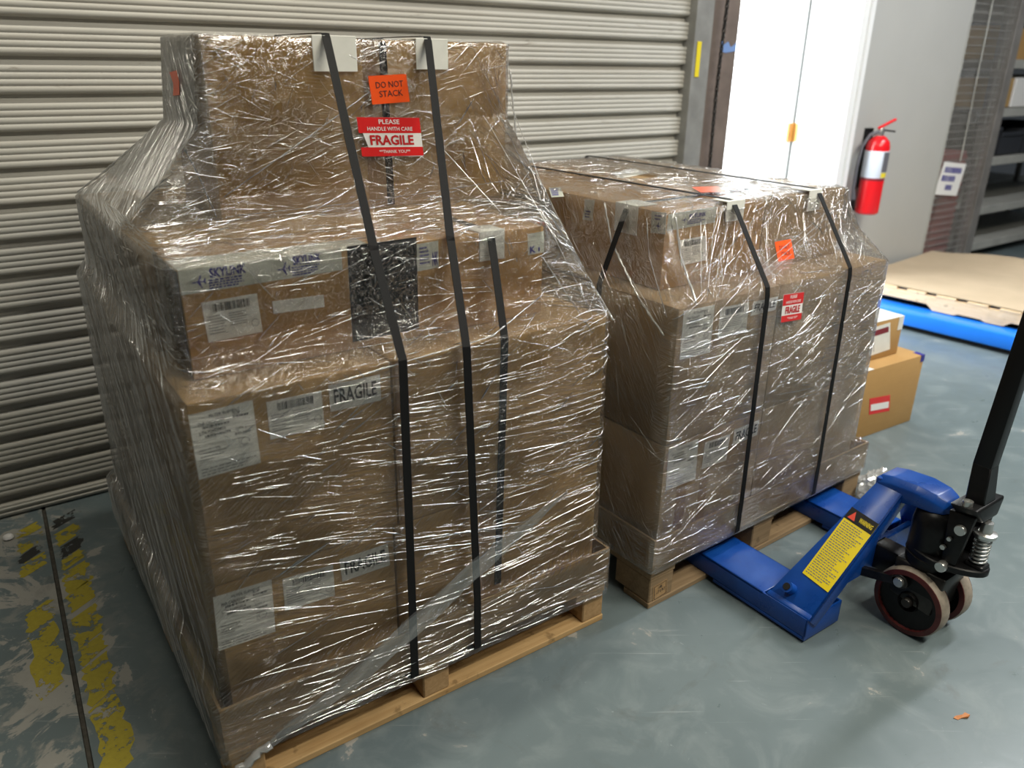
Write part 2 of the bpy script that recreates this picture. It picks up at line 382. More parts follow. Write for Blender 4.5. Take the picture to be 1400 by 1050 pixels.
FRG = [R(0, .60, 1, 1, 'red'), R(0, 0, 1, .235, 'red'), T('PLEASE', .33, .83, .66, .95, 'stwhite', .015), T('HANDLE WITH CARE', .14, .66, .86, .76, 'stwhite', .012), T('FRAGILE', .16, .29, .86, .55, 'redink', .03), T('**THANK YOU**', .28, .08, .78, .17, 'stwhite', .01)]

# ------------------------------------------------------------------ the setting
YS = 1.529
jx = lambda y: -.19+(y-1.49)*.0362
fl = MB(); y0, y1 = -6, 5.2
for (xa, xb, ya) in ((-5., None, 0), (None, 10.5, 1)):
    if xa is not None: fl.add([(xa, y0, 0), (jx(y0)-.006, y0, 0), (jx(y1)-.006, y1, 0), (xa, y1, 0)], [(0, 1, 2, 3)])
    else: fl.add([(jx(y0)+.006, y0, 0), (xb, y0, 0), (xb, y1, 0), (jx(y1)+.006, y1, 0)], [(0, 1, 2, 3)])
a, b = jx(y0), jx(y1)
fl.add([(a-.006, y0, 0), (a-.004, y0, -.006), (a+.004, y0, -.006), (a+.006, y0, 0), (b-.006, y1, 0), (b-.004, y1, -.006), (b+.004, y1, -.006), (b+.006, y1, 0)], [(0, 1, 5, 4), (1, 2, 6, 5), (2, 3, 7, 6)], 1)
floor = fl.build('floor', [M['floor'], M['joint']], kind='structure')
tag(floor, 'worn grey blue painted concrete floor with a dark joint')
# worn hazard paint each side of the joint
def hazard(side, ys, xa, xb, rnd, black):
    rr = random.Random(rnd)
    for k, (ya, yb) in enumerate(ys):
        n = 9; L = []; Rr = []
        for i in range(n+1):
            y = ya+(yb-ya)*i/n; L.append((jx(y)+xa+rr.uniform(-.008, .008), y-.022, .0006)); Rr.append((jx(y)+xb+rr.uniform(-.010, .010), y+.022, .0006))
        mb = MB(); mb.add(L+Rr, [(i, i+1, n+1+i+1, n+1+i) for i in range(n)])
        mb.build('hazard_paint', M['hazb'] if k in black else M['hazy'], floor)
hazard(1, ((1.37, 1.43), (1.25, 1.335), (1.17, 1.245), (1.10, 1.165), (.97, 1.085), (.87, .965), (.70, .84), (.62, .695), (.46, .61), (.20, .45)), .018, .085, 3, (0, 2))
hazard(-1, ((1.36, 1.42), (1.27, 1.34), (1.21, 1.265), (1.13, 1.205), (.84, .93), (.55, .82)), -.085, -.022, 5, (2,))
def box_wall(name, x0, x1, ya, yb, z0, z1, m): return MB().box(x0, x1, ya, yb, z0, z1).build(name, m, kind='structure')
# roller shutter
sh = empty('door_1', (-.8, YS, 0)); sh['kind'] = 'structure'; tag(sh, 'closed dirty white steel roller shutter with ribbed slats')
prof = [(.0, -.003), (.001, .022), (.024, .026), (.029, -.003)]
zz = .029
for k in range(4):
    for j in range(1, 6):
        q = j/5; prof.append((zz+.0190*q, -.003-.0042*math.sin(math.pi*q)**.6 if j < 5 else -.003))
    zz += .0190
XA, XB = -4.6, 2.765
def slat_mb(z):
    mb = MB(); n = len(prof); xs = (XA, XB)
    mb.add([(x, YS+yo, z+zo) for x in xs for zo, yo in prof], [(i, i+1, n+i+1, n+i) for i in range(n-1)]); return mb
s0 = slat_mb(.0465).build('slat', M['shutter'], sh, smooth=50, normals=False)
for k in range(1, 22): clone(s0, (0, 0, .1050*k), sh)
MB().box(XA, XB, YS-.012, YS+.02, .004, .0465).box(XA, XB, YS-.018, YS-.012, .012, .020).box(XA, XB, YS-.018, YS-.012, .030, .038).build('bottom_rail', M['shutter'], sh, bevel=.002)
# shutter guide, steel cheek, walls
gd = MB().box(2.755, 2.87, YS-.05, YS-.042, 0, 2.6).box(2.755, 2.763, YS-.042, YS+.05, 0, 2.6).box(2.862, 2.87, YS-.042, YS+.06, 0, 2.6).build('trim_1', M['guide'], kind='structure', bevel=.001); tag(gd, 'grey steel guide channel at the end of the roller shutter')
ck = box_wall('wall_pier', 2.872, 3.075, YS-.03, YS+.30, 0, 3.2, M['rustwall']); tag(ck, 'brown steel cheek plate between shutter and doorway')
wb = MB().box(4.20, 5.33, YS+.02, 1.86, 0, 3.2).box(3.075, 4.20, YS+.02, 1.86, 2.35, 3.2).build('wall_back', M['concretewhite'], kind='structure'); tag(wb, 'pale grey painted wall carrying the fire extinguisher')
box_wall('wall_above_shutter', XA, 2.872, YS+.06, YS+.3, 2.36, 3.6, M['concretewhite'])
box_wall('wall_outside', 2.4, 4.9, 3.35, 3.45, 0, 3.2, M['doorwhite'])
box_wall('wall_far', 4.3, 10.4, 4.6, 4.7, 0, 3.4, M['farwall'])
box_wall('wall_side', 4.95, 5.05, 1.86, 4.6, 0, 3.2, M['farwall'])
cl = MB().add([(-5, -6, 4.1), (10.5, -6, 4.1), (10.5, 5.2, 4.1), (-5, 5.2, 4.1)], [(0, 3, 2, 1)]).build('ceiling', M['farwall'], kind='structure')
# door frame and open leaf, hinged on the right jamb
fr = empty('trim_2', (4.17, 1.6, 0)); fr['kind'] = 'structure'; tag(fr, 'white door frame round the bright open doorway')
MB().box(4.135, 4.205, YS+.005, 1.875, 0, 2.35).build('jamb', M['doorwhite'], fr, bevel=.003)
MB().box(4.195, 4.235, YS-.008, YS+.025, 0, 2.4).build('casing', M['doorwhite'], fr, bevel=.004)
MB().box(4.120, 4.137, 1.70, 1.75, 0, 2.35).build('door_stop', M['doorwhite'], fr, bevel=.003)
lf = empty('door_2', (4.12, 2.35, 0)); lf['kind'] = 'structure'; tag(lf, 'white door leaf standing open in the bright doorway')
MB().box(4.088, 4.128, 1.885, 2.84, .01, 2.33).build('leaf', M['doorwhite'], lf, bevel=.002)
for z in (.28, 1.06, 1.95):
    h = MB().box(4.10, 4.1345, 1.8735, 1.8775, z-.055, z+.055).box(4.131, 4.1345, 1.80, 1.874, z-.055, z+.055).box(4.085, 4.0878, 1.89, 1.935, z-.055, z+.055).tube([(4.084, 1.880, z-.055), (4.084, 1.880, z+.055)], .007, 8); h.build('hinge', M['brass'], lf)
# chain and tags by the guide
ch = MB(); k = 0; z = .55
while z < 2.1:
    x = 2.93+.008*math.sin(z*3)-(.0 if z < 1.3 else -.035*(z-1.3)); a = k % 2
    ex = Vector((1, 0, 0)) if a else Vector((0, 1, 0)); c = Vector((x, YS-.065, z))
    ch.tube([c+ex*.007*math.cos(t*math.pi/5)+Vector((0, 0, .017*math.sin(t*math.pi/5))) for t in range(11)], 0.0042, 5, cap=False); z += .026; k += 1
tag(ch.build('hoist_chain', M['chain'], smooth=60), 'dark hanging hand chain beside the roller shutter guide', 'chain')
tag(MB().box(2.775, 2.803, YS-.054, YS-.0505, 1.385, 1.54).build('yellow_tag', M['yellowtag'], bevel=.001), 'narrow yellow tag on the grey shutter guide', 'tag')
bt = MB(); rr = random.Random(2); pts = [(2.955, 1.52), (2.965, 1.50), (3.0, 1.495), (3.04, 1.50), (3.07, 1.505), (3.07, 1.545), (3.055, 1.53), (3.03, 1.52), (3.01, 1.545), (2.98, 1.53), (2.968, 1.56)]
bt.add([(x, YS-.0305, z) for x, z in pts]+[(x, YS-.033, z) for x, z in pts], [tuple(range(11)), tuple(range(11, 22))[::-1]]+[(i, (i+1) % 11, 11+(i+1) % 11, 11+i) for i in range(11)])
tag(bt.build('tape_scrap', M['bluetape']), 'torn blue tape scrap stuck on the brown steel pier', 'tape')

# ------------------------------------------------------------------ pallets
def pallet(fr, W, D, label, mats, deckz=(.1155, .133), bw=.075, bd=.14, gap=True):
    root = empty('wooden_pallet', fr(W/2, D/2, 0)); tag(root, label, 'pallet')
    mx, my, mk = mats
    ys = [(0, .10), (D/2-.05, D/2+.05), (D-.10, D)]
    for a, b in ys: MB(fr).box(0, W, a, b, 0, .0185).build('bottom_board', mx, root, bevel=.002)
    xs = [(0, bw), (W/2-.02-bw/2, W/2-.02+bw/2), (W-bw, W)]
    for xa, xb in xs:
        for a, b in ((.002, bd), (D/2-bd/2, D/2+bd/2), (D-bd, D-.002)): MB(fr).box(xa+.002, xb-.002, a, b, .0186, .0975).build('block', mk, root, bevel=.003)
    for xa, xb in ((0, .10), (W/2-.07, W/2+.03), (W-.10, W)): MB(fr).box(xa, xb, 0, D, .0976, .1154).build('stringer_board', my, root, bevel=.002)
    n = 7; bwid = (D-.02*(n-1))/n
    for i in range(n): MB(fr).box(0, W, i*(bwid+.02), i*(bwid+.02)+bwid, *deckz).build('deck_board', mx, root, bevel=.002)
    return root
W1, D1 = 1.02, 1.155; W2, D2 = 1.055, 1.2
pal1 = pallet(WLD, W1, D1, 'pale pine block pallet under the three tier box stack', (M['woodx'], M['woody'], M['block']))
pal2 = pallet(P2F, W2, D2, 'weathered block pallet lifted by the blue pallet jack forks', (M['oldwood'], M['oldwood'], M['oldwood']), bw=.10)
# branded stamp on the weathered block
pl2 = (P2F(0, .002, 0), P2F.vec(0, -1, 0))
label_px('stamp', pal2, pl2, (893, 803), (912, 791), (893, 822), M['block'], [T('HB', .38, .66, .62, .86), T('-7197', .2, .36, .86, .58), R(.06, .05, .94, .08), R(.06, .92, .94, .95), R(.06, .05, .09, .95), R(.91, .05, .94, .95)], thick=.0004)

def tray(fr, x0, x1, y0, y1, z0, z1, label, m, name='cardboard_tray'):
    t = .006; mb = MB(fr)
    mb.box(x0, x1, y0, y1, z0, z0+.005)
    # walls with slightly wavy rims
    def wall(p, q, nx, ny):
        n = 12; o = []; i_ = []
        for k in range(n+1):
            s = k/n; x = p[0]+(q[0]-p[0])*s; y = p[1]+(q[1]-p[1])*s; bow = .004*math.sin(math.pi*s)*math.sin(s*9+p[0]*5); zt = z1+.004*math.sin(s*11+p[1]*7)*math.sin(math.pi*s)
            o.append((x+nx*bow, y+ny*bow, zt)); i_.append((x-nx*t, y-ny*t, zt))
        vs = [(x, y, z0+.005) for x, y, z in o]+o+i_+[(x, y, z0+.005) for x, y, z in i_]
        N = n+1
        mb.add(vs, [f for k in range(n) for f in ((k, k+1, N+k+1, N+k), (N+k, N+k+1, 2*N+k+1, 2*N+k), (2*N+k, 2*N+k+1, 3*N+k+1, 3*N+k))]+[(0, N, 2*N, 3*N), (n, N+n, 2*N+n, 3*N+n)])
    wall((x0, y0), (x1, y0), 0, -1); wall((x0, y1), (x1, y1), 0, 1); wall((x0, y0), (x0, y1), -1, 0); wall((x1, y0), (x1, y1), 1, 0)
    return tag(mb.build(name, m), label, 'tray')
tr1 = tray(WLD, -.004, W1+.002, -.006, D1+.004, .134, .238, 'shallow cardboard tray holding the boxes with the large upright box on top', M['tray'])
tr2 = tray(P2F, -.004, W2, -.006, D2, .134, .232, 'shallow cardboard tray on the weathered pallet above the jack forks', M['tray'])
# taped corner patch of the second tray
label_at('tape_patch', tr2, P2F(-.0055, .165, .222), P2F(-.0055, .02, .222), P2F(-.0055, .165, .136), M['browntape'], thick=.0006)

def carton(fr, x0, x1, y0, y1, z0, z1, label, m, group=None, tape=None, name='cardboard_box'):
    o = MB(fr).box(x0, x1, y0, y1, z0, z1).build(name, m, bevel=.004, seg=2, smooth=40)
    tag(o, label, 'box', group)
    if tape:
        tm = M['browntape'] if tape == 'b' else M['tape']; xm = (x0+x1)/2
        mb = MB(fr).box(xm-.03, xm+.03, y0-.0007, y0+.0002, z1-.09, z1+.0004).box(xm-.03, xm+.03, y0-.0007, y1+.0007, z1-.0002, z1+.0007); mb.build('packing_tape', tm, o)
    return o
# --- stack one
XL, XR, YF, YB = .028, .985, .021, 1.145; XM, YM = .405, .585
Z0, Z1, Z2, Z3 = .1405, .506, .886, 1.094
fp = ((0, YF, 0), (0, -1, 0))
b_ll = carton(WLD, XL, XM, YF, YM, Z0, Z1-.001, 'labelled cardboard box in the bottom layer of the tall stack, FRAGILE sticker', M['card'])
b_lr = carton(WLD, XM+.003, XR, YF, YM, Z0, Z1-.001, 'long unlabelled cardboard box in the bottom layer of the tall stack', M['card'])
b_ul = carton(WLD, XL, XM+.012, YF, YM, Z1, Z2-.001, 'labelled cardboard box in the second layer of the tall stack, FRAGILE sticker', M['card'])
b_ur = carton(WLD, XM+.015, XR, YF, YM, Z1, Z2-.001, 'long unlabelled cardboard box in the second layer of the tall stack', M['card'])
carton(WLD, XL, XR, YM+.004, YB, Z0, Z1-.001, 'wide rear cardboard box in the bottom layer of the tall stack', M['card'])
carton(WLD, XL, XR, YM+.004, YB, Z1, Z2-.001, 'wide rear cardboard box in the second layer of the tall stack', M['card'])
for par, tl, tr, bl, sd, z in ((b_ll, (291, 817), (371, 792), (299, 890), 11, 0), (b_ul, (257, 568), (345, 547), (272, 656), 21, 1)):
    label_px('shipping_label', par, fp, tl, tr, bl, M['white'], part_label(sd), text='white shipping label with part numbers and barcodes')
label_px('barcode_label', b_ll, fp, (386, 792), (455, 772), (390, 835), M['white'], bar_label(31)); label_px('barcode_label', b_ul, fp, (364, 550), (439, 534), (370, 601), M['white'], bar_label(32))
label_px('fragile_label', b_ll, fp, (464, 765), (530, 743), (468, 795), M['white'], fragile_items(), text='white FRAGILE label in black capitals'); label_px('fragile_label', b_ul, fp, (449, 527), (519, 512), (452, 563), M['white'], fragile_items(), text='white FRAGILE label in black capitals')
MB().box(XR-.36, XR-.30, YF-.0008, YF, Z0, Z1-.002).build('packing_tape', M['browntape'], b_lr)
MB().box(XM+.02, XM+.05, YF-.0008, YF, Z1+.01, Z2-.002).build('packing_tape', M['browntape'], b_ur)
# third layer
L3X0, L3X1, L3Y = .067, .865, .119
f3 = ((0, L3Y, 0), (0, -1, 0))
b3 = carton(WLD, L3X0, L3X1, L3Y, .31, Z2+.001, Z3, 'wide cardboard box sealed with printed SKYLINK tape in the third layer', M['card3'])
carton(WLD, .05, L3X1+.01, .315, 1.09, Z2+.001, Z3+.004, 'big rear cardboard box in the third layer, under the upright box', M['card'])
def plane_logo(ca, cb, s, asp):
    q = [(-1, 0), (-.55, .09), (-.15, .09), (.25, .75), (.42, .75), (.18, .09), (.62, .07), (.8, .35), (.9, .35), (.84, 0), (.9, -.35), (.8, -.35), (.62, -.07), (.18, -.09), (.42, -.75), (.25, -.75), (-.15, -.09), (-.55, -.09)]
    h = [(x, y) for x, y in q if y >= 0]; l = [(x, y) for x, y in q if y <= 0]
    f = lambda L: ('q', [(ca+x*s, cb+y*s*asp) for x, y in L], 'blueink')
    bod = [(-1, 0), (-.55, .09), (.62, .07), (.84, 0), (.62, -.07), (-.55, -.09)]
    return [f(bod), f([(-.15, .08), (.18, .08), (.42, .75), (.25, .75)]), f([(-.15, -.08), (.25, -.75), (.42, -.75), (.18, -.08)]), f([(.6, .05), (.85, .03), (.9, .35), (.8, .35)]), f([(.6, -.05), (.8, -.35), (.9, -.35), (.85, -.03)])]
def sky(pa, ta, tb): return [*plane_logo(pa, .45, .046, 8.), T('SKYLINK', ta, .54, tb, .95, 'blueink', .03), *dashes(ta-.01, .06, tb, .50, 4, int(ta*99)+3, 'blueink', .6)]
label_px('printed_tape', b3, f3, (243, 371), (466, 339), (248, 404), M['tape'], sky(.105, .170, .385)+sky(.615, .676, .86), text='pale sealing tape printed SKYLINK in blue')
MB().box(L3X0, .44, L3Y-.0006, L3Y+.085, Z3, Z3+.0008).build('printed_tape', M['tape'], b3)
label_px('black_band', b3, f3, (474, 337), (569, 324), (482, 468), M['blackfilm'], text='black plastic band over the box front', thick=.0012)
MB().box(L3X0-.0015, L3X0-.0004, L3Y+.003, .308, Z2+.006, Z3-.003).build('black_band', M['blackfilm'], b3)  # dark sheet covering the left end of the box
label_px('tape_end', b3, f3, (569, 334), (599, 329), (570, 371), M['tape'], [T('NK', .70, .10, .95, .62, 'blueink', .03), *dashes(.12, .2, .62, .9, 5, 8, 'blueink', .5)])
label_px('tape_end', b3, f3, (721, 320), (743, 316), (722, 349), M['tape'], [T('K', .1, .08, .45, .40, 'blueink', .04), R(.62, .1, .72, .3, 'blueink')])
label_px('barcode_label', b3, f3, (275, 414), (351, 401), (285, 468), M['white'], bar_label(33)); label_px('blank_label', b3, f3, (372, 412), (442, 403), (374, 429), M['white'])
# top box
TX0, TX1, TY0, TY1, TZ0, TZ1 = .255, 1.02, .50, .80, Z3+.0045, 1.482
b4 = carton(WLD, TX0, TX1, TY0, TY1, TZ0, TZ1, 'large upright cardboard box topping the tall wrapped stack', M['card'])
MB().box(.615, .665, TY0-.0008, TY0, TZ0, TZ1).build('packing_tape', M['browntape'], b4)

# --- stack two
gX0, gX1, gXM, gY0, gYM, gY1 = .014, .957, .42, .004, .59, 1.17
fp2 = (P2F(0, gY0, 0), P2F.vec(0, -1, 0))
c_ll = carton(P2F, gX0, gXM, gY0, gYM, Z0, Z1+.004, 'labelled cardboard box in the bottom layer of the flat topped stack', M['card2'])
c_lr = carton(P2F, gXM+.003, gX1, gY0, gYM, Z0, Z1+.004, 'long unlabelled cardboard box at the bottom of the flat topped stack', M['card2'])
c_ul = carton(P2F, gX0, gXM, gY0, gYM, Z1+.005, Z2, 'labelled cardboard box in the middle layer of the flat topped stack', M['card2'])
c_ur = carton(P2F, gXM+.003, gX1, gY0, gYM, Z1+.005, Z2, 'long cardboard box in the middle layer of the flat topped stack', M['card2'])
carton(P2F, gX0, gX1, gYM+.004, gY1, Z0, Z1+.004, 'wide rear cardboard box at the bottom of the flat topped stack', M['card2'])
carton(P2F, gX0, gX1, gYM+.004, gY1, Z1+.005, Z2, 'wide rear cardboard box in the middle layer of the flat topped stack', M['card2'])
label_px('shipping_label', c_ll, fp2, (914, 615), (955, 600), (910, 671), M['white'], part_label(41)); label_px('barcode_label', c_ll, fp2, (964, 605), (998, 594), (959, 641), M['white'], bar_label(42))
label_px('fragile_label', c_ll, fp2, (1004, 588), (1038, 574), (1001, 609), M['white'], fragile_items())
label_px('shipping_label', c_ul, fp2, (935, 425), (977, 417), (929, 492), M['white'], part_label(43)); label_px('barcode_label', c_ul, fp2, (985, 421), (1024, 413), (981, 463), M['white'], bar_label(44))
label_px('fragile_label', c_ul, fp2, (1030, 413), (1064, 405), (1026, 432), M['white'], fragile_items())
MB(P2F).box(.075, .115, gY0-.0008, gY0, Z0, Z1-.03).box(.17, .205, gY0-.0008, gY0, Z0, Z1-.07).build('packing_tape', M['browntape'], c_ll)
HX0, HX1, HY0, HY1 = .095, .898, .145, 1.17
f32 = (P2F(0, HY0, 0), P2F.vec(0, -1, 0)); l32 = (P2F(HX0, 0, 0), P2F.vec(-1, 0, 0))
c3 = carton(P2F, HX0, .50, HY0, HY1, Z2+.001, 1.09, 'taped top layer cardboard box of the flat topped stack with barcode label', M['card3'])
c3b = carton(P2F, .503, HX1, HY0, HY1, Z2+.001, 1.09, 'top layer cardboard box of the flat topped stack, next to the doorway', M['card2'])
label_px('barcode_label', c3, f32, (928, 329), (964, 322), (931, 363), M['white'], bar_label(45))
label_px('printed_tape', c3, f32, (914, 293), (980, 282), (911, 316), M['tape'], [*plane_logo(.33, .5, .06, 3), T('SKYLINK', .42, .52, .78, .80, 'blueink', .03), *dashes(.40, .15, .78, .48, 3, 9, 'blueink', .55)])
label_px('printed_tape', c3, l32, (891, 289), (911, 291), (890, 318), M['tape'], [*plane_logo(.5, .35, .16, 1.8), *dashes(.25, .6, .8, .9, 2, 19, 'blueink', .5)])
label_px('tape_end', c3, l32, (800, 272), (813, 274), (797, 300), M['tape'], dashes(.2, .1, .8, .5, 3, 12, 'blueink', .5))
zp = lambda z: ((0, 0, z), (0, 0, 1))
label_px('paper_sheet', c3, zp(1.0905), (835, 237), (868, 231), (850, 244), M['white'], thick=.0012)
label_px('printed_tape', c3, zp(1.0905), (714, 253), (727, 256), (716, 262), M['tape'], dashes(.1, .1, .9, .9, 3, 5, 'blueink', .6), thick=.0008); label_px('printed_tape', c3, zp(1.0905), (750, 257), (766, 256), (754, 270), M['tape'], dashes(.1, .1, .9, .9, 4, 15, 'blueink', .6), thick=.0008)

# ------------------------------------------------------------------ stretch film
def sstep(a, b, x):
    t = min(1, max(0, (x-a)/(b-a))); return t*t*(3-2*t)
class Film:
    """film shell: knots (z,x0,x1,y0,y1,corner radius) lofted round a stack; tent(x,y,z)->shift for free spans"""
    def __init__(s, fr, knots, step=.012, haze=None, tent=None, amp=.0015):
        s.fr = fr; rows = []
        for a, b in zip(knots[:-1], knots[1:]):
            d = max(abs(a[i]-b[i]) for i in range(5)); n = max(1, int(d/step+.5))
            rows += [[a[i]+(b[i]-a[i])*k/n for i in range(6)] for k in range(n)]
        rows.append(list(knots[-1])); s.rows = rows; s.ns, s.nc = 56, 5
        s.tv = [0.]
        for a, b in zip(rows[:-1], rows[1:]): s.tv.append(s.tv[-1]+max(abs(a[i]-b[i]) for i in range(5)))
        s.tent = tent; s.haze = haze; s.amp = amp; s.P = [s.ringpts(r, j) for j, r in enumerate(rows)]; s.N = len(s.P[0])
    def ringpts(s, r, j):
        z, x0, x1, y0, y1, c = r; out = []
        cs = [(x1-c, y1-c, 0), (x0+c, y1-c, 1), (x0+c, y0+c, 2), (x1-c, y0+c, 3)]   # start at back right, go round by the back, left, front, right
        for k, (cx, cy, q) in enumerate(cs):
            for i in range(s.nc+1):
                t = (q+i/s.nc)*math.pi/2; out.append((cx+c*math.cos(t), cy+c*math.sin(t)))
            nx, ny, q2 = cs[(k+1) % 4]; ex, ey = cx+c*math.cos((q+1)*math.pi/2), cy+c*math.sin((q+1)*math.pi/2)
            fx, fy = nx+c*math.cos(q2*math.pi/2), ny+c*math.sin(q2*math.pi/2)
            out += [(ex+(fx-ex)*i/s.ns, ey+(fy-ey)*i/s.ns) for i in range(1, s.ns)]
        cx, cy = (x0+x1)/2, (y0+y1)/2; res = []
        for x, y in out:
            p = Vector((x, y, z))
            if s.tent: p = s.tent(p)
            n = Vector((x-cx, y-cy, 0))
            ax, ay = abs(n.x)/(x1-x0+1e-6), abs(n.y)/(y1-y0+1e-6)
            n = Vector((math.copysign(1, n.x), 0, 0)) if ax > ay else Vector((0, math.copysign(1, n.y), 0))
            w_ = noise.noise(Vector((x*9+z*6, y*9-z*4, z*14)))*.8+noise.noise(Vector((x*25, y*25, z*30+x*20)))*.2
            dc = min(abs(x-x0), abs(x-x1))+min(abs(y-y0), abs(y-y1)); dm = min(max(abs(x-x0), 0), abs(x-x1)), min(abs(y-y0), abs(y-y1)); k_ = sstep(.01, .05, max(dm))
            res.append(p+n*(s.amp*(.6+w_*k_)))
        return res
    def at(s, i, j):
        i %= s.N; j = min(max(j, 0), len(s.P)-1.001); i0, j0 = int(i), int(j); a, b = i-i0, j-j0
        P = s.P; i1 = (i0+1) % s.N; j1 = j0+1
        return (P[j0][i0]*(1-a)+P[j0][i1]*a)*(1-b)+(P[j1][i0]*(1-a)+P[j1][i1]*a)*b
    def nrm(s, i, j):
        n = (s.at(i+.6, j)-s.at(i-.6, j)).cross(s.at(i, j+.6)-s.at(i, j-.6))
        return n.normalized() if n.length > 1e-9 else Vector((0, 0, 1))
    def mesh(s, name, mat, label, cat):
        N = s.N; nr = len(s.P); V = [s.fr(p) for row in s.P for p in row]
        Fs = [(j*N+i, j*N+(i+1) % N, (j+1)*N+(i+1) % N, (j+1)*N+i) for j in range(nr-1) for i in range(N)]
        mb = MB(); mb.add(V, Fs); o = mb.build(name, mat, smooth=180, normals=False); me = o.data
        # uv in metres along the wrap
        u = [0.]; r0 = s.P[0]
        for i in range(N): u.append(u[-1]+(r0[(i+1) % N]-r0[i]).length)
        uvl = me.uv_layers.new(name='UVMap'); k = 0
        buf = []
        for j in range(nr-1):
            for i in range(N): buf += [u[i], s.tv[j], u[i+1], s.tv[j], u[i+1], s.tv[j+1], u[i], s.tv[j+1]]
        uvl.data.foreach_set('uv', buf)
        ha = me.attributes.new('haze', 'FLOAT', 'POINT'); st = me.attributes.new('steep', 'FLOAT', 'POINT')
        hz = [s.haze(p) for row in s.P for p in row]
        ck_ = me.attributes.new('crinkle', 'FLOAT', 'POINT'); ck_.data.foreach_set('value', [h[2] for h in hz])
        ha.data.foreach_set('value', [h[0] for h in hz]); st.data.foreach_set('value', [h[1] for h in hz])
        return tag(o, label, cat)
    def creases(s, parent, n, dirfn, mat, seed=1, wmin=.0005, wmax=.0017, lmin=.02, lmax=.34, name='film_crease', wobble=.25, stop=None):
        rr = random.Random(seed); mb = MB(s.fr); K = 4; nr = len(s.P)
        for c in range(n):
            t = rr.uniform(0, s.tv[-1]); j = next(k for k in range(nr) if s.tv[k] >= t); i = rr.uniform(0, s.N)
            p = s.at(i, j); r = dirfn(p, rr)
            if r is None: continue
            ang, lm = r; L = min(lmax, lmin+rr.expovariate(1/.06))*lm; nseg = max(3, int(L/.012)); wv = rr.uniform(wmin, wmax)*(1.6 if rr.random() < .06 else 1)
            path = []; ds = L/nseg; wob = rr.uniform(-wobble, wobble)
            for q in range(nseg+1):
                if j >= nr-1.5 or j < 0: break
                pi = s.at(i, j); nn = s.nrm(i, j)
                if stop and stop(pi): break
                path.append((pi, nn))
                eu = max((s.at(i+1, j)-pi).length, 1e-4); ev = max((s.at(i, j+1)-pi).length, 1e-4); a = ang+wob*q/nseg
                i += ds*math.cos(a)/eu; j += ds*math.sin(a)/ev
            if len(path) < 3: continue
            vs = []; m = len(path)
            for q, (pi, nn) in enumerate(path):
                tg = (path[min(q+1, m-1)][0]-path[max(q-1, 0)][0])
                if tg.length < 1e-7: tg = Vector((0, 0, 1))
                sd = nn.cross(tg).normalized(); pr = math.sin(math.pi*(q+.15)/(m-.7)); ww = wv*(.3+.7*pr)*rr.choice((.25, .7, 1., 1.25))
                for k in range(K+1):
                    th = math.pi*k/K; vs.append(pi+nn*(.0008+ww*1.1*math.sin(th))+sd*(ww*math.cos(th)))
            mb.add(vs, [(q*(K+1)+k, q*(K+1)+k+1, (q+1)*(K+1)+k+1, (q+1)*(K+1)+k) for q in range(m-1) for k in range(K)])
        o = mb.build(name, mat, parent, smooth=180, normals=False, kind='stuff'); return o
E_ = .004
K1 = [(.100, -.014, 1.030, -.013, 1.167, .02), (.238, -.014, 1.028, -.013, 1.167, .02), (.262, .010, .998, .010, 1.155, .016), (.884, .016, .995, .014, 1.155, .016), (.892, .022, .993, .022, 1.15, .02),
      (.925, .04, .991, .085, 1.13, .03), (.96, .045, .991, .106, 1.12, .02), (1.094, .042, .999, .112, 1.10, .012), (1.104, .05, 1.0, .125, 1.095, .02), (1.120, .070, 1.005, .42, 1.075, .03), (1.15, .105, 1.012, .488, 1.03, .02), (1.30, .235, 1.025, .493, .84, .012), (1.480, .247, 1.027, .493, .808, .012), (1.4875, .262, 1.012, .508, .793, .012)]
def tent1(p):
    w_ = sstep(.84, .985, p.x)
    if .886 < p.z < 1.30 and w_ > 0 and p.y < .6:
        yt = .016+(p.z-.886)/(1.30-.886)*.474
        if p.y < .5: p = Vector((p.x, p.y+(yt-p.y)*w_ if p.y < .495 else p.y, p.z))
    return p
def haze1(p):
    left = 1-sstep(.03, .12, p.x) if p.z < 1.1 else 1-sstep(.0, .03, p.x-(.06+(min(p.z, 1.3)-1.1)*.93))
    front = .02 if p.z < .885 else (.115 if p.z < 1.1 else .5)
    left *= sstep(front+.012, front+.03, p.y)
    h = .018+.36*left
    if left > .3 and p.y < .33: h = .018+(.07 if p.z > .88 else .13)*left
    if left > .3 and p.z > 1.16: h = .018+.78*left
    if p.z > 1.15 and p.y < .53 and p.x < .255: h = max(h, .25)
    if 1.096 < p.z < 1.15: h = max(h, .08)
    if .886 < p.z < .94: h = max(h, .07)
    return (h, 1. if left > .3 else 0., .85 if p.z > .886 else .12)
film1 = Film(WLD, K1, tent=tent1, haze=haze1)
wrap1 = film1.mesh('stretch_wrap', M['film'], 'clear wrinkled stretch film wrapped round the tall three tier stack', 'plastic wrap')
def dir1(p, rr):                      # long streaks pulled round the load
    if p.y > .60 or p.x < .03: return None
    if p.x > .98 and p.y > .12: return None
    if p.z < .26: return rr.gauss(-.02, .10), 1.3
    if p.z < .884:
        k = sstep(.45, .95, p.x); q = rr.random()
        if p.z < .44 and p.x < .42 and rr.random() < .7: return None
        if q < .70: return rr.gauss(-.13+.22*k+.10*math.sin(p.z*9), .06), 1.5
        return (rr.gauss(.50, .15), 1.1) if q < .92 else (rr.gauss(-.6, .2), .6)
    if p.z < 1.1: return (rr.gauss(.12, .2), 1.) if rr.random() < .5 else None
    if p.x > .86: return (rr.gauss(-.98, .16), 1.3)
    return (rr.gauss(.42, .22), .8) if rr.random() < .6 else (rr.gauss(-.30, .15), .7)
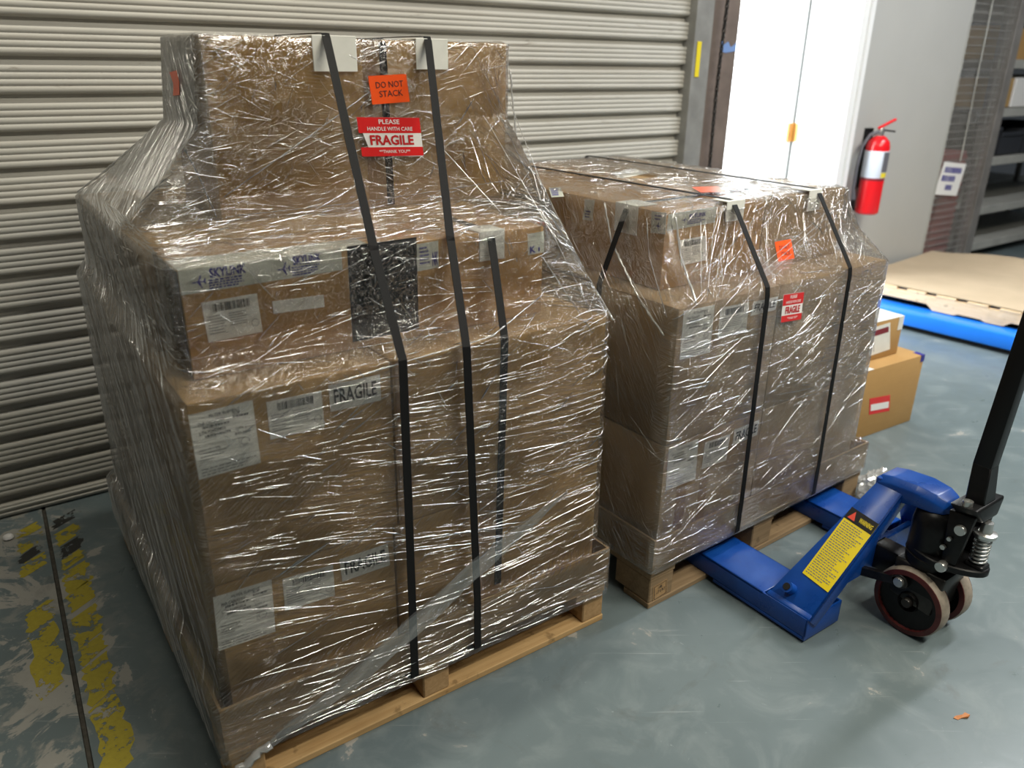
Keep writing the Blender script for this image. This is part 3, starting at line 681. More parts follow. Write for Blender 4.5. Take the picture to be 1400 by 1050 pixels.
film1.creases(wrap1, 6800, dir1, M['crease'], 3, .0004, .0014, wobble=.07)
def fleck1(p, rr):                    # short crinkles on the upper tiers
    if p.y > .60 or p.z < .80 or p.x < .06: return None
    if p.z < .88 and rr.random() < .8: return None
    return rr.uniform(-1.5, 1.5), .42
film1.creases(wrap1, 3800, fleck1, M['crease'], 4, .0005, .0013)
def left1(p, rr):                     # milky strands down the side
    if p.x > .25 or p.y < .05 or (p.z < 1.1 and p.x > .08): return None
    return rr.gauss(-.85, .06), 1.
film1.creases(wrap1, 2600, left1, M['milky'], 6, .0004, .0014, lmin=.15, lmax=.8, wobble=.06, stop=lambda p: p.y < (.03 if p.z < .886 else .13 if p.z < 1.1 else .51))

K2 = [(.128, -.014, 1.062, -.013, 1.206, .02), (.232, -.014, 1.060, -.013, 1.206, .02), (.256, .002, .972, -.007, 1.18, .02), (.884, .003, .966, -.005, 1.178, .02), (.892, .008, .966, .002, 1.176, .025),
      (.97, .050, .945, .085, 1.176, .04), (1.05, .080, .915, .125, 1.176, .03), (1.088, .086, .906, .136, 1.177, .015), (1.0965, .098, .894, .150, 1.163, .02), (1.0975, .25, .75, .36, .96, .02), (1.0985, .45, .55, .60, .70, .02)]
def tent2(p):
    return p
def haze2(p):
    top = p.z > 1.095; left = p.x < .09 and p.y > .05
    return (.065 if not left else .05, 0. if not left else 1., .9 if p.z > .886 else .15)
film2 = Film(P2F, K2, haze=haze2, amp=.002)
wrap2 = film2.mesh('stretch_wrap', M['film'], 'clear crinkled stretch film round the flat topped stack on the jack', 'plastic wrap')
def dir2(p, rr):
    if p.y > .30 or (p.x > .94 and p.y > .1) or p.z > 1.09: return None
    if p.x < .09 and p.y > .02: return None
    if p.z < .884:
        q = rr.random()
        if rr.random() < (.62 if p.z < .50 else .25): return None
        return (rr.gauss(-.05, .08), 1.3) if q < .6 else (rr.gauss(.55, .2), 1.2)
    return (rr.gauss(.4, .3), 1.) if rr.random() < .5 else (rr.gauss(1.1, .25), 1.)
film2.creases(wrap2, 4600, dir2, M['crease'], 5, .0004, .0014, wobble=.10)
def fleck2(p, rr):
    if p.y > 1.15 or p.z < .86 or (p.x > .93 and p.y > .2): return None
    if p.z > 1.094 and rr.random() < .5: return None
    if p.x < .085 and rr.random() < .7: return None
    return rr.uniform(-1.5, 1.5), .42
film2.creases(wrap2, 4200, fleck2, M['crease'], 8, .0005, .0014)
def left2(p, rr):
    if p.x > .095 or p.y < .03: return None
    return rr.gauss(-.75, .3), 1.6
film2.creases(wrap2, 900, left2, M['milky'], 9, .0003, .0008)
# gathered strands of film pulled tight between box corners
def rope(parent, pts, r, seed, mat='rope', name='film_strand', fr=WLD):
    rr = random.Random(seed); P = [Vector(p) for p in pts]; out = []; rs = []
    for a, b in zip(P[:-1], P[1:]):
        n = max(2, int((b-a).length/.012))
        for k in range(n): out.append(a+(b-a)*k/n+Vector((rr.uniform(-1, 1), rr.uniform(-1, 1), rr.uniform(-1, 1)))*r*.35); rs.append(r*rr.uniform(.6, 1.3))
    out.append(P[-1]); rs.append(r*.6)
    return MB(fr).tube(out, rs, 6).build(name, M[mat], parent, smooth=180)
rope(wrap1, [(1.03, .498, 1.42), (1.034, .47, 1.24), (1.02, .30, 1.08), (.998, .012, .875)], .0030, 1)
rope(wrap1, [(1.03, .496, 1.34), (1.03, .36, 1.16), (1.0, .05, .89)], .0012, 2)
rope(wrap1, [(1.0, .492, 1.30), (1.0, .30, 1.10), (.995, .012, .83)], .0009, 3)
rope(wrap1, [(.95, .489, 1.30), (.90, .12, 1.06), (.99, .010, .80)], .0009, 4)
rope(wrap1, [(.80, .489, 1.25), (.86, .110, 1.02), (.992, .010, .78)], .0011, 5)
rope(wrap1, [(.262, .489, 1.155), (.46, .489, 1.27), (.66, .489, 1.39)], .0016, 6)
rope(wrap1, [(.26, .489, 1.112), (.60, .489, 1.118), (1.01, .489, 1.14)], .0014, 7)
rope(wrap1, [(.245, .50, 1.112), (.243, .62, 1.20), (.24, .80, 1.30)], .0022, 8)
rope(wrap1, [(.236, .838, 1.295), (.105, 1.022, 1.155), (.048, 1.092, 1.103)], .0028, 9)
rope(wrap1, [(.30, .008, .872), (.65, .006, .90), (.86, .108, .935)], .0016, 10)
rope(wrap2, [(.083, .36, 1.085), (.06, .30, .99), (.004, .13, .885), (-.004, .03, .815)], .0035, 11, fr=P2F)
rope(wrap2, [(.083, .20, 1.07), (.06, .16, .98), (.002, .03, .86)], .0014, 12, fr=P2F)
rope(wrap2, [(.11, .126, 1.08), (.10, .09, .99), (.075, .000, .885)], .0028, 13, fr=P2F)
for k in range(9):
    a = -.004; rope(wrap2, [(.20+.055*k, .12, 1.06-.002*k), (.10+.02*k, .008, .888)] if k < 5 else [(.85, .128, 1.06-.02*(k-5)), (.18+.05*(k-5), .000, .893)], .0009, 20+k, fr=P2F)
# diagonal tail of film down to the pallet corner
tail = [((775, 672), .006), ((735, 706), .03), ((690, 744), .045), ((646, 782), .055), ((560, 862), .060), ((480, 932), .050), ((414, 982), .036), ((362, 1022), .018), ((346, 1037), .014), ((338, 1052), .016)]
mb = MB(); rows = []
for (q, wd) in tail:
    c = ony(*q, -.022); rows.append((c, wd))
fine = []
for (a, wa), (b, wb_) in zip(rows[:-1], rows[1:]):
    for k in range(8): fine.append((a+(b-a)*k/8, wa+(wb_-wa)*k/8))
nf = 9; vs = []
for q, (c, wd) in enumerate(fine):
    tg = (fine[min(q+1, len(fine)-1)][0]-fine[max(q-1, 0)][0]).normalized(); sd = Vector((0, 1, 0)).cross(tg).normalized()
    for k in range(nf): vs.append(c+sd*wd*(k/(nf-1)-.5)+Vector((0, -1, 0))*(.004*(k % 2)+.002*math.sin(q*.7+k)))
mb.add(vs, [(q*nf+k, q*nf+k+1, (q+1)*nf+k+1, (q+1)*nf+k) for q in range(len(fine)-1) for k in range(nf-1)])
M['tail'] = crease_mat('film_tail', .26, .10)
mb.build('film_tail', M['tail'], wrap1, smooth=180, normals=False)
kn = [ony(u, v, -.024) for u, v in ((372, 1016), (356, 1026), (346, 1036), (336, 1046), (322, 1050))]
rope(wrap1, kn, .008, 31, name='film_knot')
# stickers on the outside of the film
fo = ((0, .486, 0), (0, -1, 0))
label_px('warning_sticker', wrap1, fo, (503, 104), (555, 101), (509, 143), M['orange'], DNS, text='fluorescent orange DO NOT STACK sticker')
label_px('warning_sticker', wrap1, fo, (487, 160), (573, 161), (495, 214), M['stwhite'], FRG, text='red and white FRAGILE handle with care sticker', shape=[(.14, .10), (.42, .0), (1, -.02), (1, 1), (0, 1)])
lo_ = ((.236, 0, 0), (-1, 0, 0))
label_px('warning_sticker', wrap1, lo_, (232, 97), (243, 96), (236, 131), M['orange'], shape=[(.1, 0), (.9, .04), (1, .5), (.85, 1), (0, .95), (.3, .5)])
label_px('warning_sticker', wrap1, lo_, (239, 164), (247, 166), (245, 212), M['maroon'], shape=[(.6, 0), (1, .2), (.8, .7), (.6, 1), (0, .95), (.4, .5)])
label_at('warning_sticker', wrap1, onx(708, 296, 1.022), onx(747, 303, 1.022), onx(713, 309, 1.022), M['orange'], [T('STACK', .55, .3, .85, .6)], text='small orange sticker at the edge of the third layer')
# sticker planes of the second wrap
P_a, P_b = P2F(.5, .083, .97), P2F(.5, .123, 1.05); nn = P2F.vec(1, 0, 0).cross(P_b-P_a).normalized(); nn = nn if nn.dot(CAM-P_a) > 0 else -nn
label_px('warning_sticker', wrap2, (P_a+nn*.014, nn), (1059, 331), (1081, 327), (1064, 358), M['orange'], [T('DO NOT', .18, .55, .84, .78), T('STACK', .22, .22, .80, .45)], text='fluorescent orange DO NOT STACK sticker')
label_px('warning_sticker', wrap2, (P2F(0, -.011, 0), P2F.vec(0, -1, 0)), (1071, 403), (1099, 399), (1067, 441), M['stwhite'], FRG, text='red and white FRAGILE handle with care sticker')
label_px('warning_sticker', wrap2, zp(1.1025), (946, 256), (980, 255), (958, 263), M['orange'], thick=.0006); label_px('warning_sticker', wrap2, zp(1.1025), (996, 255), (1010, 254), (1002, 258), M['orange'], thick=.0006)

# ------------------------------------------------------------------ straps and edge pads
def strap(pts, wv, label, group=None, fr=WLD, w_=.019):
    pts = [fr(Vector(p)) for p in pts]; wv = fr.R @ Vector(wv).normalized(); mb = MB(); vs = []; n = len(pts)
    for i, p in enumerate(pts):
        tg = (pts[min(i+1, n-1)]-pts[max(i-1, 0)]).normalized(); sd = (wv-tg*wv.dot(tg)).normalized(); nr = tg.cross(sd)
        for a, b in ((-1, -1), (1, -1), (1, 1), (-1, 1)): vs.append(p+sd*(a*w_/2)+nr*(b*.0007))
    mb.add(vs, [(i*4+k, i*4+(k+1) % 4, i*4+4+(k+1) % 4, i*4+4+k) for i in range(n-1) for k in range(4)]+[(0, 1, 2, 3), (n*4-1, n*4-2, n*4-3, n*4-4)])
    return tag(mb.build('packing_strap', M['strap']), label, 'strap', group)
def under(x, y, e=0): return [(x, y, .112), (x, y+.03, .094), (x, y+.25, .0945)]
def strap_front(xt, xe, xm, xb, yt, zt, ym, zm, yb, label):
    return strap([(xt, TY1+.012, 1.2), (xt, TY1+.012, zt-.01), (xt, TY1-.01, zt+.004), (xt, yt+.02, zt+.004), (xt, yt+.004, zt+.003), (xt, yt-.0015, zt-.006), (xe, .106, 1.099), (xe, .103, 1.09), (xm, ym, zm), (xm+(xb-xm)*.05, ym-.001, zm-.03), (xb, yb, .25), (xb, yb, .115), (xb, yb+.03, .096), (xb, yb+.3, .0965)], (1, 0, 0), label)
def on_line(p, q, y, z):
    return min((abs(ony(p[0]+(q[0]-p[0])*k/200, p[1]+(q[1]-p[1])*k/200, y).z-z), ony(p[0]+(q[0]-p[0])*k/200, p[1]+(q[1]-p[1])*k/200, y).x) for k in range(201))[1]
XA_, XB_ = on_line((478, 205), (545, 480), .106, 1.097), on_line((600, 190), (632, 470), .106, 1.097)
strap_front(.526, XA_, .431, .424, .489, 1.4885, -.006, .893, -.0165, 'black strap over the upright box, passing left of the DO NOT STACK sticker')
strap_front(.783, XB_, .578, .596, .489, 1.4885, -.006, .893, -.0165, 'black strap over the upright box, passing right of the DO NOT STACK sticker')
strap([(.665, TY1+.008, 1.12), (.665, TY1+.008, 1.475), (.665, TY1-.01, 1.4855), (.665, .51, 1.4855), (.667, .4975, 1.475), (.672, .4975, 1.103)], (1, 0, 0), 'inner black strap under the film on the upright box')
strap([(.72, .30, 1.0965), (.72, .13, 1.0965), (.719, .1165, 1.086), (.690, .0185, .886), (.690, .0175, .87), (.677, .0185, .25)], (1, 0, 0), 'inner black strap under the film, down from the third layer pad')
def pad(x, y, z, wd, h, d, label, fr=WLD, axis='x'):
    t = .003; mb = MB(fr)
    if axis == 'x': mb.box(x-wd/2, x+wd/2, y-t, y, z-h, z+t).box(x-wd/2, x+wd/2, y, y+d, z, z+t)
    else: mb.box(x-t, x, y-wd/2, y+wd/2, z-h, z+t).box(x, x+d, y-wd/2, y+wd/2, z, z+t)
    return tag(mb.build('edge_protector', M['pad'], bevel=.0008), label, 'edge protector')
pad(.545, .4925, 1.4845, .105, .072, .07, 'white card edge pad on the upright box, left of the DO NOT STACK sticker')
pad(.795, .4925, 1.4845, .088, .066, .07, 'white card edge pad on the upright box, right of the DO NOT STACK sticker')
pad(.722, .1185, 1.0945, .066, .062, .06, 'white card edge pad under the film on the third layer box')
def strap2(x0, x1, label, xt=None):
    return strap([(x1, 1.186, .9), (x1, 1.186, 1.09), (x1, 1.17, 1.1015), (xt or x0, .16, 1.1025), (x0, .144, 1.1015), (x0, .1295, 1.088), (x0, -.007, .893), (x0, -.010, .87), (x0+.005, -.0165, .25), (x0+.005, -.0165, .136), (x0+.005, .01, .105)], (1, 0, 0), label, fr=P2F)
strap2(.345, .335, 'black strap over the flat topped stack, beside the barcode labels')
strap2(.735, .745, 'black strap over the flat topped stack, on the side of the fire extinguisher')
strap([(.60, .285, 1.0925), (.105, .285, 1.0925), (.0935, .285, 1.084), (.009, .285, .887), (.0085, .285, .87), (.007, .285, .25)], (0, 1, 0), 'black strap under film down the side facing the tall stack', fr=P2F)
pad(.352, .1345, 1.0985, .075, .052, .05, 'white card edge pad of the flat topped stack, above the barcode labels', fr=P2F)
pad(.718, .1345, 1.0985, .062, .058, .06, 'white card edge pad of the flat topped stack, toward the doorway', fr=P2F)
pad(.0945, .285, 1.0905, .085, .075, .07, 'white card edge pad on the flat topped stack, facing the tall stack', fr=P2F, axis='y')

# ------------------------------------------------------------------ pallet jack
jk = empty('pallet_jack', (1.745, -.2, 0)); tag(jk, 'blue hand pallet jack with black upright handle, forks under the flat topped stack', 'pallet jack')
CX = 1.745
def fork(s):
    xo, xi = CX+s*.345, CX+s*.19; a, b = min(xo, xi), max(xo, xi); ft = .078
    mb = MB(); t = .006
    mb.box(a, b, -.235, .70, ft-.008, ft)                                   # deck of the fork
    mb.box(a, a+t, -.38, .70, .020, ft).box(b-t, b, -.38, .70, .020, ft)    # side flanges
    mb.box(a, b, -.38, -.374, .008, ft).box(a, b, -.374, -.06, .008, .0195)
    mb.hexa([(a, .70, .018), (b, .70, .018), (a+.03, .80, .018), (b-.03, .80, .018), (a, .70, ft), (b, .70, ft), (a+.03, .80, .05), (b-.03, .80, .05)])
    f_ = mb.build('fork', M['blue'], jk, bevel=.0025, seg=2, smooth=35)
    MB().lathe((a+.03, .34, .038), (1, 0, 0), [(.037, 0), (.038, .004), (.038, b-a-.064), (.037, b-a-.06)], 20).build('load_roller', M['treadred'], jk, smooth=40)
    return f_
fork(-1); fork(1)
def leg(s):
    X = lambda x: CX+s*(CX-x)*-1 if s < 0 else CX+(CX-x)
    x_ = (lambda x: x) if s < 0 else (lambda x: 2*CX-x)
    A, B, C, D = (1.402, -.243, .076), (1.402, -.385, .076), (1.712, -.412, .402), (1.712, -.338, .402)
    n = Vector((-.72, 0, .69)); t = .010
    P = [Vector(q) for q in (A, B, D, C)]
    pts = [p-n*t for p in P]+P; pts = [(x_(p.x), p.y, p.z) for p in pts]
    mb = MB().hexa(pts)
    fl_ = [Vector(B), Vector(B)+Vector((0, .008, 0)), Vector(C), Vector(C)+Vector((0, .008, 0))]; q = [p-n*.05 for p in fl_]+fl_   # turned down flange
    mb.hexa([(x_(p.x), p.y, p.z) for p in q])
    mb.hexa([(x_(x), y, z) for x, y, z in ((1.402, -.243, .070), (1.402, -.381, .070), (1.415, -.243, .070), (1.415, -.381, .070), (1.402, -.243, .08), (1.402, -.383, .08), (1.415, -.243, .09), (1.415, -.383, .09))])
    return mb.build('frame_leg', M['blue'], jk, bevel=.003, seg=2, smooth=35)
leg(-1); leg(1)
MB().tube([onx(1080, 806, 1.43)+Vector((.03, 0, -.02)), onx(1080, 806, 1.43)+Vector((-.018, 0, .018))], .016, 14).build('stub_tube', M['blue'], jk, smooth=40)
c_ = onx(1080, 806, 1.43)+Vector((-.0185, 0, .0185)); MB().tube([c_, c_+Vector((-.0008, 0, .0008))], .010, 14).build('stub_bore', M['black'], jk)
# hood over the pump
hv = []; secs = [(-.335, .052, .404, .33), (-.37, .052, .413, .345), (-.44, .054, .418, .362), (-.49, .050, .412, .364), (-.515, .040, .402, .366), (-.528, .022, .392, .370)]
for y, hw, zt, zb in secs: hv.append([(CX-hw, y, zb), (CX-hw, y, zt-.018), (CX-hw*.72, y, zt), (CX+hw*.72, y, zt), (CX+hw, y, zt-.018), (CX+hw, y, zb)])
mb = MB(); m_ = 6; mb.add([p for s_ in hv for p in s_], [(i*m_+k, i*m_+(k+1) % m_, (i+1)*m_+(k+1) % m_, (i+1)*m_+k) for i in range(len(hv)-1) for k in range(m_)]+[tuple(range(m_)), tuple(range((len(hv)-1)*m_, len(hv)*m_))[::-1]])
mb.build('hood', M['blue'], jk, bevel=.004, seg=2, smooth=60)
MB().hexa([(CX-.05, -.345, .25), (CX+.05, -.345, .25), (CX-.05, -.325, .25), (CX+.05, -.325, .25), (CX-.05, -.345, .40), (CX+.05, -.345, .40), (CX-.05, -.33, .40), (CX+.05, -.33, .40)]).box(CX-.17, CX+.17, -.36, -.34, .10, .19).build('cross_plate', M['blue'], jk, bevel=.003)
# warning sticker on the near leg
A, B, C, D = Vector((1.402, -.243, .076)), Vector((1.402, -.385, .076)), Vector((1.712, -.412, .402)), Vector((1.712, -.338, .402))
lp = (A, (B-A).cross(D-A).normalized()); lp = lp if lp[1].dot(CAM-A) > 0 else (A, -lp[1])
TLs, TRs, BLs = (1165, 693), (1202, 717), (1097, 783)
it = [('q', [(.0, .80), (1, .80), (1, 1), (0, 1)], 'ink')]
label_px('warning_label', jk, lp, TLs, TRs, BLs, M['yellow'], [R(0, .84, 1, 1, 'black'), ('q', [(.08, .865), (.34, .865), (.21, .975)], 'triangle'), T('WARNING', .45, .885, .92, .945, 'yellow', .02), *dashes(.06, .03, .94, .82, 26, 77, 'greyink', .34)], off=.0015, text='yellow warning label with black header')
# pump, flange, spring, handle
MB().lathe((CX, -.495, .20), (0, 0, 1), [(.062, 0), (.064, .02), (.064, .12), (.058, .155), (.040, .168), (.02, .172)], 28).build('pump_cylinder', M['castblack'], jk, smooth=45)
fl2 = []
for k in range(28):
    t = 2*math.pi*k/28; fl2.append((CX+.075*math.cos(t)*(1-.25*(math.sin(t) < 0)*abs(math.sin(t))), -.535+.105*math.sin(t)))
MB().add([(x, y, .232) for x, y in fl2]+[(x, y, .252) for x, y in fl2], [tuple(range(28))[::-1], tuple(range(28, 56))]+[(i, (i+1) % 28, 28+(i+1) % 28, 28+i) for i in range(28)]).build('pump_flange', M['castblack'], jk, bevel=.003, smooth=40)
MB().lathe((CX, -.50, .135), (0, 0, 1), [(.05, 0), (.055, .03), (.055, .08), (.07, .098)], 24).build('turntable', M['greasy'], jk, smooth=45)
MB().hexa([(CX-.075, -.56, .085), (CX+.075, -.56, .085), (CX-.075, -.44, .10), (CX+.075, -.44, .10), (CX-.055, -.57, .20), (CX+.055, -.57, .20), (CX-.055, -.43, .20), (CX+.055, -.43, .20)]).box(CX-.03, CX+.03, -.46, -.345, .11, .19).build('wheel_yoke', M['greasy'], jk, bevel=.008, seg=2, smooth=45)
sp = []; 
for k in range(7*14+1): t = 2*math.pi*k/14; sp.append((CX+.0185*math.cos(t), -.608+.0185*math.sin(t), .262+.078*k/98))
MB().tube(sp, .0031, 7).build('return_spring', M['steel'], jk, smooth=180)
MB().lathe((CX, -.608, .252), (0, 0, 1), [(.012, 0), (.012, .088), (.027, .0885), (.028, .098), (.016, .100), (.013, .128)], 20).build('pump_piston', M['steel'], jk, smooth=40)
MB().box(CX-.022, CX+.022, -.632, -.584, .238, .262).build('spring_seat', M['castblack'], jk, bevel=.006, seg=2)
# handle bracket: cheeks and head block
for s in (-1, 1):
    q = CX+s*.050; p8 = [(q-.008, -.545, .245), (q+.008, -.545, .245), (q-.008, -.582, .255), (q+.008, -.582, .255), (q-.008, -.535, .40), (q+.008, -.535, .40), (q-.008, -.60, .405), (q+.008, -.60, .405)]
    MB().hexa(p8).build('bracket_cheek', M['castblack'], jk, bevel=.004, seg=2, smooth=40)
MB().hexa([(CX-.036, -.555, .375), (CX+.036, -.555, .375), (CX-.036, -.612, .39), (CX+.036, -.612, .39), (CX-.072, -.535, .425), (CX+.072, -.535, .425), (CX-.072, -.605, .432), (CX+.072, -.605, .432)]).build('handle_head', M['castblack'], jk, bevel=.006, seg=2, smooth=45)
for s in (-1, 1):
    MB().lathe((CX+s*.055, -.572, .428), (0, 0, 1), [(.012, 0), (.012, .014), (.0065, .0145), (.006, .010)], 16).build('head_bolt', M['steel'], jk, smooth=40)
MB().lathe((CX-.068, -.574, .360), (1, 0, 0), [(.013, 0), (.014, .002), (.014, .010)], 20).build('pivot_pin', M['steel'], jk, smooth=40)
MB().lathe((CX-.068, -.555, .325), (1, 0, 0), [(.006, 0), (.006, .008)], 6).build('link_bolt', M['steel'], jk); MB().lathe((CX-.068, -.545, .295), (1, 0, 0), [(.007, 0), (.007, .008)], 6).build('link_bolt', M['steel'], jk)
MB().lathe((CX-.078, -.555, .243), (1, 0, 0), [(.013, 0), (.014, .002), (.014, .020)], 20).build('pivot_pin', M['steel'], jk, smooth=40)
h0 = Vector((CX, -.577, .43)); h1 = Vector((CX, -.600, 1.16))
MB().hexa([(CX-.030, -.552, .425), (CX+.030, -.552, .425), (CX-.030, -.600, .425), (CX+.030, -.600, .425), (CX-.021, -.545, .53), (CX+.021, -.545, .53), (CX-.021, -.590, .53), (CX+.021, -.590, .53)]).build('handle_foot', M['castblack'], jk, bevel=.003, smooth=40)
hd = MB().hexa([(CX-.021, -.545, .525), (CX+.021, -.545, .525), (CX-.021, -.590, .525), (CX+.021, -.590, .525), (CX-.018, -.575, 1.10), (CX+.018, -.575, 1.10), (CX-.018, -.615, 1.10), (CX+.018, -.615, 1.10)]).build('handle_shaft', M['black'], jk, bevel=.003, seg=2, smooth=40)
gp = [(CX+.125*math.sin(2*math.pi*k/32), -.603-.004*math.cos(2*math.pi*k/32), 1.20-.11*math.cos(2*math.pi*k/32)) for k in range(33)]
MB().tube(gp, .014, 10).build('hand_loop', M['black'], jk, smooth=60)
for s, x in ((-1, CX-.085), (1, CX+.065)):                                    # push links to the forks
    MB().bar((x+.01, -.468, .148), (x+.01, -.20, .072), (.008, 0, 0), (0, .004, .013)).lathe((x+.002, -.468, .148), (1, 0, 0), [(.022, 0), (.022, .016)], 20).build('push_rod', M['greasy'], jk, bevel=.002, smooth=40)
    MB().lathe((x-.006, -.468, .148), (1, 0, 0), [(.013, 0), (.014, .002), (.014, .010)], 18).build('axle_pin', M['steel'], jk, smooth=40)
def jwheel(xa):
    wv = .048; c = (xa, -.498, .097)
    r_ = empty('steer_wheel', c); r_.parent = jk; r_.location = Vector(c)-WPOS[jk.name]
    MB().lathe(c, (1, 0, 0), [(.092, .003), (.097, .009), (.097, wv-.009), (.092, wv-.003)], 40, close=True).build('tyre', M['tread'], r_, smooth=50)
    MB().lathe(c, (1, 0, 0), [(.0935, .002), (.0935, wv-.002), (.080, wv), (.080, 0)], 40, close=True).build('rim_band', M['treadred'], r_, smooth=40)
    MB().lathe(c, (1, 0, 0), [(.081, .0), (.080, .012), (.060, .016), (.030, .016), (.026, .004), (.026, wv-.004), (.030, wv-.016), (.060, wv-.016), (.080, wv-.012), (.081, wv)], 32, close=True).build('hub', M['castblack'], r_, smooth=40)
    MB().lathe((xa-.004, c[1], c[2]), (1, 0, 0), [(.012, 0), (.014, .003), (.014, wv+.008), (.012, wv+.01)], 14).build('axle_end', M['greasy'], r_, smooth=40)
jwheel(1.662); jwheel(1.780)

# ------------------------------------------------------------------ things beyond
q0, q1 = onz(1176, 598), onz(1245, 575)
big = carton(Frame(2.93, .262, -.05), -.33, .10, 0, .40, 0, .310, 'orange brown cardboard box on the floor behind the wrapped stack', M['card3'])
sf = ((2.93, .262, 0), (math.sin(-.05), -math.cos(-.05), 0))
label_px('fragile_sticker', big, sf, (1189, 545), (1217, 540), (1188, 567), M['red'], [R(.06, .22, .94, .62, 'stwhite')])
MB(Frame(2.93, .262, -.05)).box(-.33, -.25, -.001, .12, .310, .3112).build('white_tape', M['white'], big)
MB(Frame(2.93, .262, -.05)).box(.075, .1012, -.001, .04, .28, .3108).build('blue_tape', M['blueink'], big)
sm = carton(Frame(2.95, .33, -.05), -.33, -.012, 0, .27, .3115, .478, 'smaller cardboard box with maroon striped label resting on the orange brown box', M['card3'])
sf2 = ((2.95, .33, 0), (math.sin(-.05), -math.cos(-.05), 0))
label_px('address_label', sm, sf2, (1188, 450), (1217, 441), (1188, 487), M['white'], [R(.15, .68, .92, .88, 'maroon'), *ring(.5, .3, .0, .0), R(.2, .1, .22, .6, 'greyink')])
MB(Frame(2.95, .33, -.05)).box(-.33, -.0118, -.0006, .2706, .478, .4792).box(-.045, -.0118, -.0012, 0, .42, .478).build('white_tape', M['white'], sm)
# clear crumpled plastic under the second pallet
bm = bmesh.new(); bmesh.ops.create_icosphere(bm, subdivisions=4, radius=1)
for v in bm.verts:
    d = v.co.normalized(); v.co = Vector((d.x*.075, d.y*.05, d.z*.055))*(1+.35*noise.noise(d*3.1)+.22*noise.noise(d*7)); v.co.z = max(v.co.z, -.050)
me = bpy.data.meshes.new('plastic_bundle'); bm.to_mesh(me); bm.free(); me.materials.append(M['rope'])
o = bpy.data.objects.new('plastic_bundle', me); COL.objects.link(o); pz = onz(1188, 690); o.location = (pz.x+.05, pz.y+.02, .0505); tag(o, 'crumpled clear plastic bundle beside the weathered pallet', 'plastic')
# far pallet on blue forks
FF = Frame(4.43, .30, .10)
fp_ = empty('wooden_pallet', FF(.6, .6, .09)); tag(fp_, 'pale wooden pallet with a cardboard sheet, resting on bright blue forks', 'pallet')
def fpl(x): return MB(FF)
MB(FF).add([(0, y, z) for y, z in ((-.35, .115), (-.35, .20), (1.13, .20), (1.13, .115), (1.02, .115), (1.0, .150), (.66, .150), (.62, .118), (.50, .118), (.48, .128), (.36, .128), (.33, .118), (.24, .118), (.20, .145), (-.2, .145), (-.22, .115))]
           + [(.03, y, z) for y, z in ((-.35, .115), (-.35, .20), (1.13, .20), (1.13, .115), (1.02, .115), (1.0, .150), (.66, .150), (.62, .118), (.50, .118), (.48, .128), (.36, .128), (.33, .118), (.24, .118), (.20, .145), (-.2, .145), (-.22, .115))],
           [tuple(range(16)), tuple(range(16, 32))[::-1]]+[(i, (i+1) % 16, 16+(i+1) % 16, 16+i) for i in range(16)]).build('stringer_board', M['palewood'], fp_)
for x in (.55, 1.10): MB(FF).box(x, x+.03, -.35, 1.13, .115, .20).build('stringer_board', M['palewood'], fp_)
for k in range(9): MB(FF).box(-.002, 1.13, -.35+k*.171, -.35+k*.171+.11, .2005, .213).build('deck_board', M['palewood'], fp_, bevel=.002)
nx, ny = 10, 14; vs = [(.01+1.16*i/nx, -.36+1.50*j/ny, .2145+.014*max(0, noise.noise(Vector((i*.5, j*.4, 3))))+(.05*sstep(.75, 1, i/nx)*sstep(.3, .6, j/ny)*sstep(1., .7, j/ny) if i > 6 else 0)) for j in range(ny+1) for i in range(nx+1)]
N_ = nx+1; fs = [(j*N_+i, j*N_+i+1, (j+1)*N_+i+1, (j+1)*N_+i) for j in range(ny) for i in range(nx)]
mb = MB(FF); mb.add(vs, fs); mb.add([(x, y, z+.004) for x, y, z in vs], [f[::-1] for f in fs]); M['sheet'] = cardboard('cardboard_sheet_pale', (.50, .40, .28), (.42, .33, .225))
cs_ = mb.build('cardboard_sheet', M['sheet'], smooth=60); tag(cs_, 'loose flat cardboard sheet lying on the pale pallet', 'cardboard')
jk2 = empty('pallet_jack', FF(.1, .5, 0)); tag(jk2, 'bright blue pallet jack forks under the pale empty pallet', 'pallet jack')
for xa in (-.13, .40): MB(FF).box(xa, xa+.18, -.6, 1.15, .03, .113).build('fork', M['bluefork'], jk2, bevel=.012, seg=2, smooth=40)
for xa in (-.10, .43): MB(FF).lathe((xa, .95, .04), (1, 0, 0), [(.038, 0), (.038, .12)], 18).build('load_roller', M['black'], jk2, smooth=40)
for xa in (-.10, .43): MB(FF).box(xa, xa+.12, -.55, .9, .004, .030).build('under_bar', M['black'], jk2)  # black bar filling the gap between each fork and the floor

